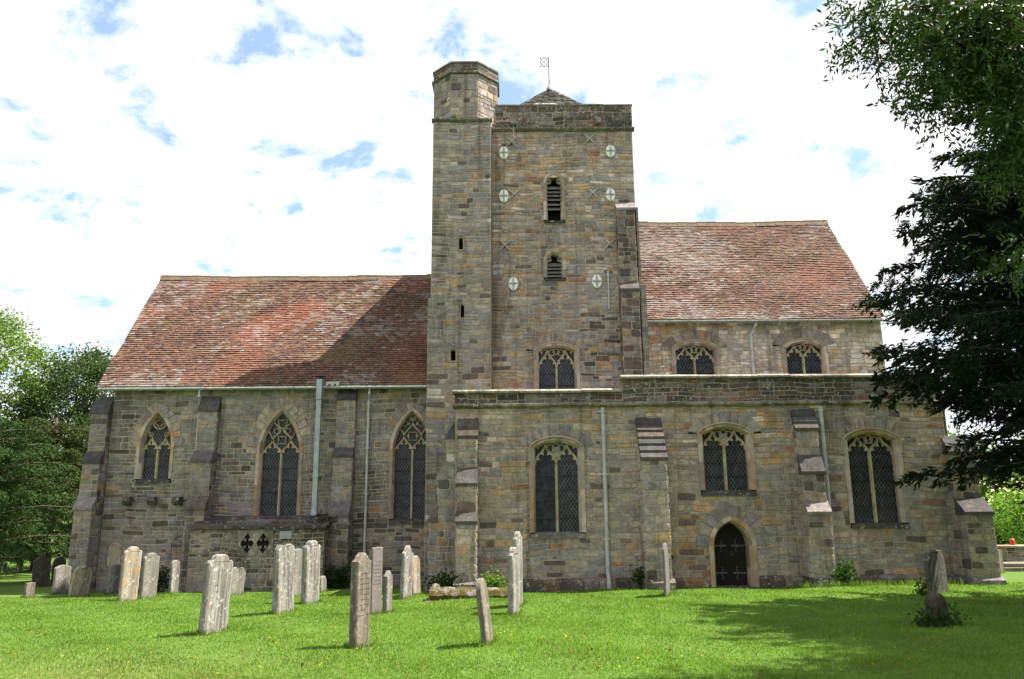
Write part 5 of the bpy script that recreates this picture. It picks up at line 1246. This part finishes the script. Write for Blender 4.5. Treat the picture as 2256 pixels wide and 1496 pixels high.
# trees left of the church
yew('yew_tree', 'dark green yew with drooping foliage filling the left edge beside the chancel', gp(-23.0, 34.0), 8.5, 4.6, 102, nlimb=120, npt=13, ntw=5, nn=20, lsz=0.11, col=(0.034, 0.07, 0.017), low=0.1, shape=0.5)
yew('yew_tree', 'olive brown tinged yew rising directly behind the chancel corner buttress', gp(-23.4, 40.0), 9.4, 3.8, 103, nlimb=110, npt=13, ntw=5, nn=18, lsz=0.12, col=(0.05, 0.07, 0.02), low=0.1, shape=0.5)
yew('yew_tree', 'narrow upright dark conifer in front of the pale leafy tree at the left edge', gp(-27.8, 37.0), 8.2, 2.0, 104, nlimb=90, npt=8, ntw=5, nn=12, lsz=0.17, col=(0.04, 0.085, 0.02), low=0.1, up=1.0)
broadleaf('broadleaf_tree', 'light green leafy tree with an open crown at the left edge', gp(-33.0, 45.0), 16.0, 4.9, 10.3, 5.3, 105, (0.11, 0.17, 0.036), 230, 190, 0.17, 0.32, 0.48)
broadleaf('broadleaf_tree', 'darker green tree with a bushy top showing just left of the chancel roof', gp(-27.6, 50.0), 13.0, 4.0, 8.4, 4.6, 106, (0.042, 0.068, 0.024), 230, 180, 0.17, 0.32, 0.45)
broadleaf('broadleaf_tree', 'low bushy tree far behind in the gap beneath the left trees', gp(-38.0, 52.0), 9.0, 6.0, 4.5, 4.2, 107, (0.035, 0.065, 0.018), 200, 80, 0.26, 0.32, 0.8)
# ash: a big tree standing off to the right, boughs reaching into the top of the picture
def ash():
    base = gp(14.6, 10.6); r = random.Random(120); rn = np.random.default_rng(120)
    t = thing('ash_tree', 'overhanging ash boughs with long narrow leaflets at the top right corner', 'tree', base)
    m = MB(); B = Vector(base); crown0 = B + Vector((0, 0.3, 7.5)); limb(m, B - Vector((0, 0, 0.3)), crown0, 0.45, 0.25, r, 0, 8); limb(m, crown0, B + Vector((1, 1, 15)), 0.25, 0.05, r)
    tips = []                                                  # (photo px, py, distance): ends of the boughs
    spots = [(1885, 35, 8.0), (1915, 85, 8.2), (1975, 110, 8.1), (1945, 15, 8.0), (2000, 55, 8.3), (2045, 20, 8.4), (2085, 85, 8.2), (2020, 150, 8.4), (2075, 175, 8.1), (2035, 215, 8.1), (2135, 150, 8.3), (2150, 60, 8.7), (2190, 205, 8.1), (2125, 215, 8.4), (2220, 120, 8.1), (2235, 40, 8.7), (2240, 270, 7.8), (2205, 290, 8), (2262, 400, 7.8), (2270, 560, 7.7), (2170, 10, 8), (2060, 0, 8.3), (2250, 180, 8), (2265, 320, 8.3), (2270, 80, 8), (2280, 250, 8), (2300, 150, 8), (2340, 60, 8)]
    spots += [(r.uniform(2040 + 0.25 * y_, 2300), y_, r.uniform(8.2, 9.6)) for y_ in [r.uniform(-20, 190) for _ in range(40)]]
    spots += [(r.uniform(2235, 2310), r.uniform(230, 330), r.uniform(8.0, 9.2)) for _ in range(4)]
    P_, D_ = [], []
    for i, (px, py, Y) in enumerate(spots): tips.append(P(px, py, Y))
    for _ in range(230):                                       # the rest of the crown, above and to the right of the picture
        th = r.uniform(0, 2 * math.pi); ct = r.uniform(-0.7, 1); q = r.uniform(0.6, 1) ** 0.6; st_ = math.sqrt(1 - ct * ct)
        c = B + Vector((0.6 + 4.8 * q * st_ * math.cos(th), -0.8 + 2.8 * q * st_ * math.sin(th), 10.5 + 4.2 * q * ct)); tips.append(c)
    SZ = []
    for i, c in enumerate(tips):
        org = crown0 + Vector((0, 0, r.uniform(-1.5, 2.0)))
        if i < 90 and i % 2 == 0 or i % 5 == 0: limb(m, org, c, 0.05, 0.008, r, 0.3, 7)
        vis = i < len(spots); nl = 44 if vis else 42; sp = 0.18 if vis else 0.6
        for _ in range(nl):
            o = np.array(c) + rn.normal(size=3) * sp * np.array([1, 1, 0.7]); d = rn.normal(size=3) * 0.6 + np.array([-0.5, -0.1, -0.45]); d /= np.linalg.norm(d)
            s_ = np.cross(d, rn.normal(size=3)); s_ /= np.linalg.norm(s_); L = 0.19 + 0.08 * rn.random()
            for k_ in range(5):
                for sg in (-1, 1):
                    P_.append(o + d * L * (k_ + 0.6) / 5 + np.array([0, 0, -0.02 * k_ * k_ * 0.3])); D_.append(d * 0.75 + s_ * sg + np.array([0, 0, -0.25]))
            P_.append(o + d * L); D_.append(d); SZ += [0.082 if vis else 0.17] * 11
    m.build('trunk', M['bark'], t, smooth=True); P_ = np.array(P_); D_ = np.array(D_)
    SZ = np.array(SZ); stuff(fast_mesh('crown', leaves(P_, D_, SZ, 0.16, rn), 4, M['shade_leaf'], t, colour_var(len(P_), (0.03, 0.058, 0.013), rn)))
ash()
# ---- shrubs at the foot of the walls
def shrub(name, label, p, rx, h, seed, col, n=900, ls=0.09, cat='shrub'):
    rn = np.random.default_rng(seed); t = thing(name, label, cat, p); r = random.Random(seed); m = MB()
    for _ in range(7): limb(m, (p[0] + r.uniform(-0.05, 0.05), p[1], p[2] - 0.05), (p[0] + r.uniform(-rx, rx) * 0.8, p[1] + r.uniform(-rx, rx) * 0.5, p[2] + h * r.uniform(0.5, 0.95)), 0.012, 0.004, r, 0, 4)
    m.build('stem', M['bark'], t); c = rn.normal(size=(14, 3)) * np.array([rx * 0.5, rx * 0.35, h * 0.22]) + np.array(p) + np.array([0, 0, h * 0.45])
    pos = c[rn.integers(0, 14, n)] + rn.normal(size=(n, 3)) * np.array([0.13, 0.1, 0.12]); pos[:, 2] = np.maximum(pos[:, 2], p[2] + 0.02)
    stuff(fast_mesh('foliage', leaves(pos, rn.normal(size=(n, 3)) + np.array([0, -0.3, 0.1]), ls, 0.32, rn), 4, M['leaf'], t, colour_var(n, col, rn))); return t
DK, LG = (0.03, 0.06, 0.015), (0.09, 0.16, 0.025)
for px, py, Yp, rx, h, lb, c, n in ((738, 1297, 26.9, 0.42, 0.85, 'dark leafy shrub growing between the vestry and the chancel buttress', DK, 1300), (352, 1303, 27.2, 0.45, 0.8, 'dark green shrub behind the headstones under the blocked doorway', DK, 900), (985, 1298, 23.5, 0.42, 0.55, 'dark weeds at the foot of the stair turret', DK, 800),
                              (1085, 1300, 23.0, 0.38, 0.5, 'bright green young shrub behind the coffin tomb', LG, 600), (1420, 1298, 23.7, 0.28, 0.55, 'dark fern-like plant at the foot of the stepped buttress', DK, 500), (1856, 1292, 23.4, 0.27, 0.55, 'green shrub at the foot of the right-hand downpipe', (0.05, 0.11, 0.02), 900),
                              (715, 1145, 27.2, 0.25, 0.4, 'rust tinged weed growing at the end of the vestry roof', (0.06, 0.06, 0.015), 300)):
    p = P(px, py, Yp); z = gz(p.x, Yp) if py > 1200 else v_e + 0.05; shrub('shrub', lb, (p.x, Yp, z), rx, h, int(px), c, n)
p = PG(2066, 1378); shrub('ivy', 'dark ivy smothering the foot of the low brown headstone in the shade', (p.x, p.y - 0.15, p.z), 0.26, 0.18, 77, (0.035, 0.075, 0.02), 900, 0.06, 'ivy')
p = PG(2060, 1310); shrub('grass_tuft', 'tuft of long grass round the grey ribbed headstone', (p.x - 0.25, p.y - 0.1, p.z), 0.16, 0.2, 78, (0.06, 0.10, 0.02), 260, 0.08, 'grass tuft')
# tall seeding grass along the right of the aisle wall
rn = np.random.default_rng(55); n = 1700; x = ax1 - 0.5 - rn.random(n) ** 0.8 * 4.6; y = YA - 0.25 - rn.random(n) * 0.9; z = np.array([gz(a, b) for a, b in zip(x, y)])
stuff(tag(fast_mesh('long_grass', leaves(np.stack([x, y, z], 1), rn.normal(size=(n, 3)) * 0.35 + np.array([0, 0, 1.0]), 0.19, 0.022, rn), 4, M['grass'], None, colour_var(n, (0.13, 0.2, 0.04), rn)), 'unmown long grass along the wall by the right-hand window', 'grass'))
# ---- beyond the church on the right
yw = 33.0
p0, p1 = PX(2185, 1215, yw), PX(2400, 1215, yw); zt = PZ(2220, 1207, yw); bw_ = thing('boundary_wall', 'low stone boundary wall with pale coping right of the church', 'wall', (p0, yw, gz(p0, yw)))
r = random.Random(91); st = []; bk = MB(); lay(front(yw), p0 - 2, p1, gz(p0, yw) - 0.3, zt, r, (0.14, 0.24), (0.25, 0.5), 'vestry', bk, st); bk.box((p0 - 2, yw + 0.005, gz(p0, yw) - 0.3), (p1, yw + 0.4, zt - 0.005)); bk = bk.build('wall_core', M['mortar'], bw_, fix=False); place_stones(st, bk, r, M['stone'], 60)
x = p0 - 2
while x < p1:
    b = MB(); w_ = r.uniform(0.6, 1.0); b.bbox((x, yw - 0.07, zt), (x + w_ - 0.01, yw + 0.46, zt + 0.1), 0.02, pick('ring', r)); b.build('coping_stone', M['dark_stone'], bw_); x += w_
def hedge(name, label, x0, x1, y, h, d, seed, col):
    rn = np.random.default_rng(seed); n = 14000; t = thing(name, label, 'hedge', ((x0 + x1) / 2, y, gz(x0, y) - 0.1)); pos = np.stack([x0 + (x1 - x0) * rn.random(n), y + (rn.random(n) - 0.5) * d, gz(x0, y) + h * rn.random(n) ** 0.6 + rn.normal(size=n) * 0.05], 1)
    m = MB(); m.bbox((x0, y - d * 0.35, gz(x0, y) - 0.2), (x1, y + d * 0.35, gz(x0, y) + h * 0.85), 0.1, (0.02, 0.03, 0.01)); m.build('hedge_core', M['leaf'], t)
    stuff(fast_mesh('foliage', leaves(pos, rn.normal(size=(n, 3)), 0.13, 0.35, rn), 4, M['leaf'], t, colour_var(n, col, rn)))
hedge('hedge', 'clipped dark hedge in front of the pale field at the right', 24.5, 40, 44, 2.4, 1.4, 95, (0.05, 0.085, 0.02))
broadleaf('broadleaf_tree', 'bright green bush against the sunlit field beside the church corner', gp(24.6, 39.0), 3.2, 1.4, 1.7, 1.3, 108, (0.13, 0.23, 0.04), 50, 90, 0.14, 0.35, 0.35, None, 0.06)
for i, (x, y, h) in enumerate(((34, 60, 8), (46, 66, 9), (60, 70, 10))): broadleaf('broadleaf_tree', ('leafy tree at the near edge of the pale field, closest to the church', 'leafy tree in the middle of the field edge at the far right', 'leafy tree farthest right along the field edge')[i], gp(x, y), h, h * 0.36, h * 0.6, h * 0.34, 130 + i, (0.05, 0.09, 0.025), 90, 80, 0.3, 0.33, 0.7, 'trees along the field edge', 0.2)
M['red'] = simple('red_plastic', (0.45, 0.03, 0.02), 0.5, 0.4, 0.15, 6)
c = P(2229, 1197, yw + 0.25); m = MB(); m.tube([(c.x, yw + 0.2, zt + 0.09), (c.x, yw + 0.2, zt + 0.13), (c.x, yw + 0.2, zt + 0.3), (c.x, yw + 0.2, zt + 0.36)], [0.08, 0.1, 0.1, 0.05], 10); tag(m.build('red_pot', M['red'], None, smooth=True), 'small red rounded object standing on the boundary wall', 'pot')
q = PG(2240, 1256); step = thing('stepped_tomb', 'low two-stepped tomb base right of the church corner', 'tomb', q)
for i, (w_, h0, h1) in enumerate(((1.0, -0.15, 0.14), (0.7, 0.14, 0.28))):
    m = MB(); m.bbox((q.x - w_, q.y - 0.6 + 0.15 * i, q.z + h0), (q.x + w_ + 0.6, q.y + 0.6 - 0.15 * i, q.z + h1), 0.02); m.build('step', M['g_brown'], step)
# fallen leaves
rn = np.random.default_rng(66); n = 60; pxs = rn.uniform(500, 2250, n); pys = rn.uniform(1395, 1496, n); pos = np.array([tuple(PG(a, b) + Vector((0, 0, 0.045))) for a, b in zip(pxs, pys)])
stuff(tag(fast_mesh('fallen_leaves', leaves(pos, rn.normal(size=(n, 3)) * np.array([1, 1, 0.3]), 0.055, 0.35, rn, 1.0), 4, M['leaf'], None, colour_var(n, (0.14, 0.07, 0.03), rn)), 'scattered brown fallen leaves on the foreground grass', 'leaves'))
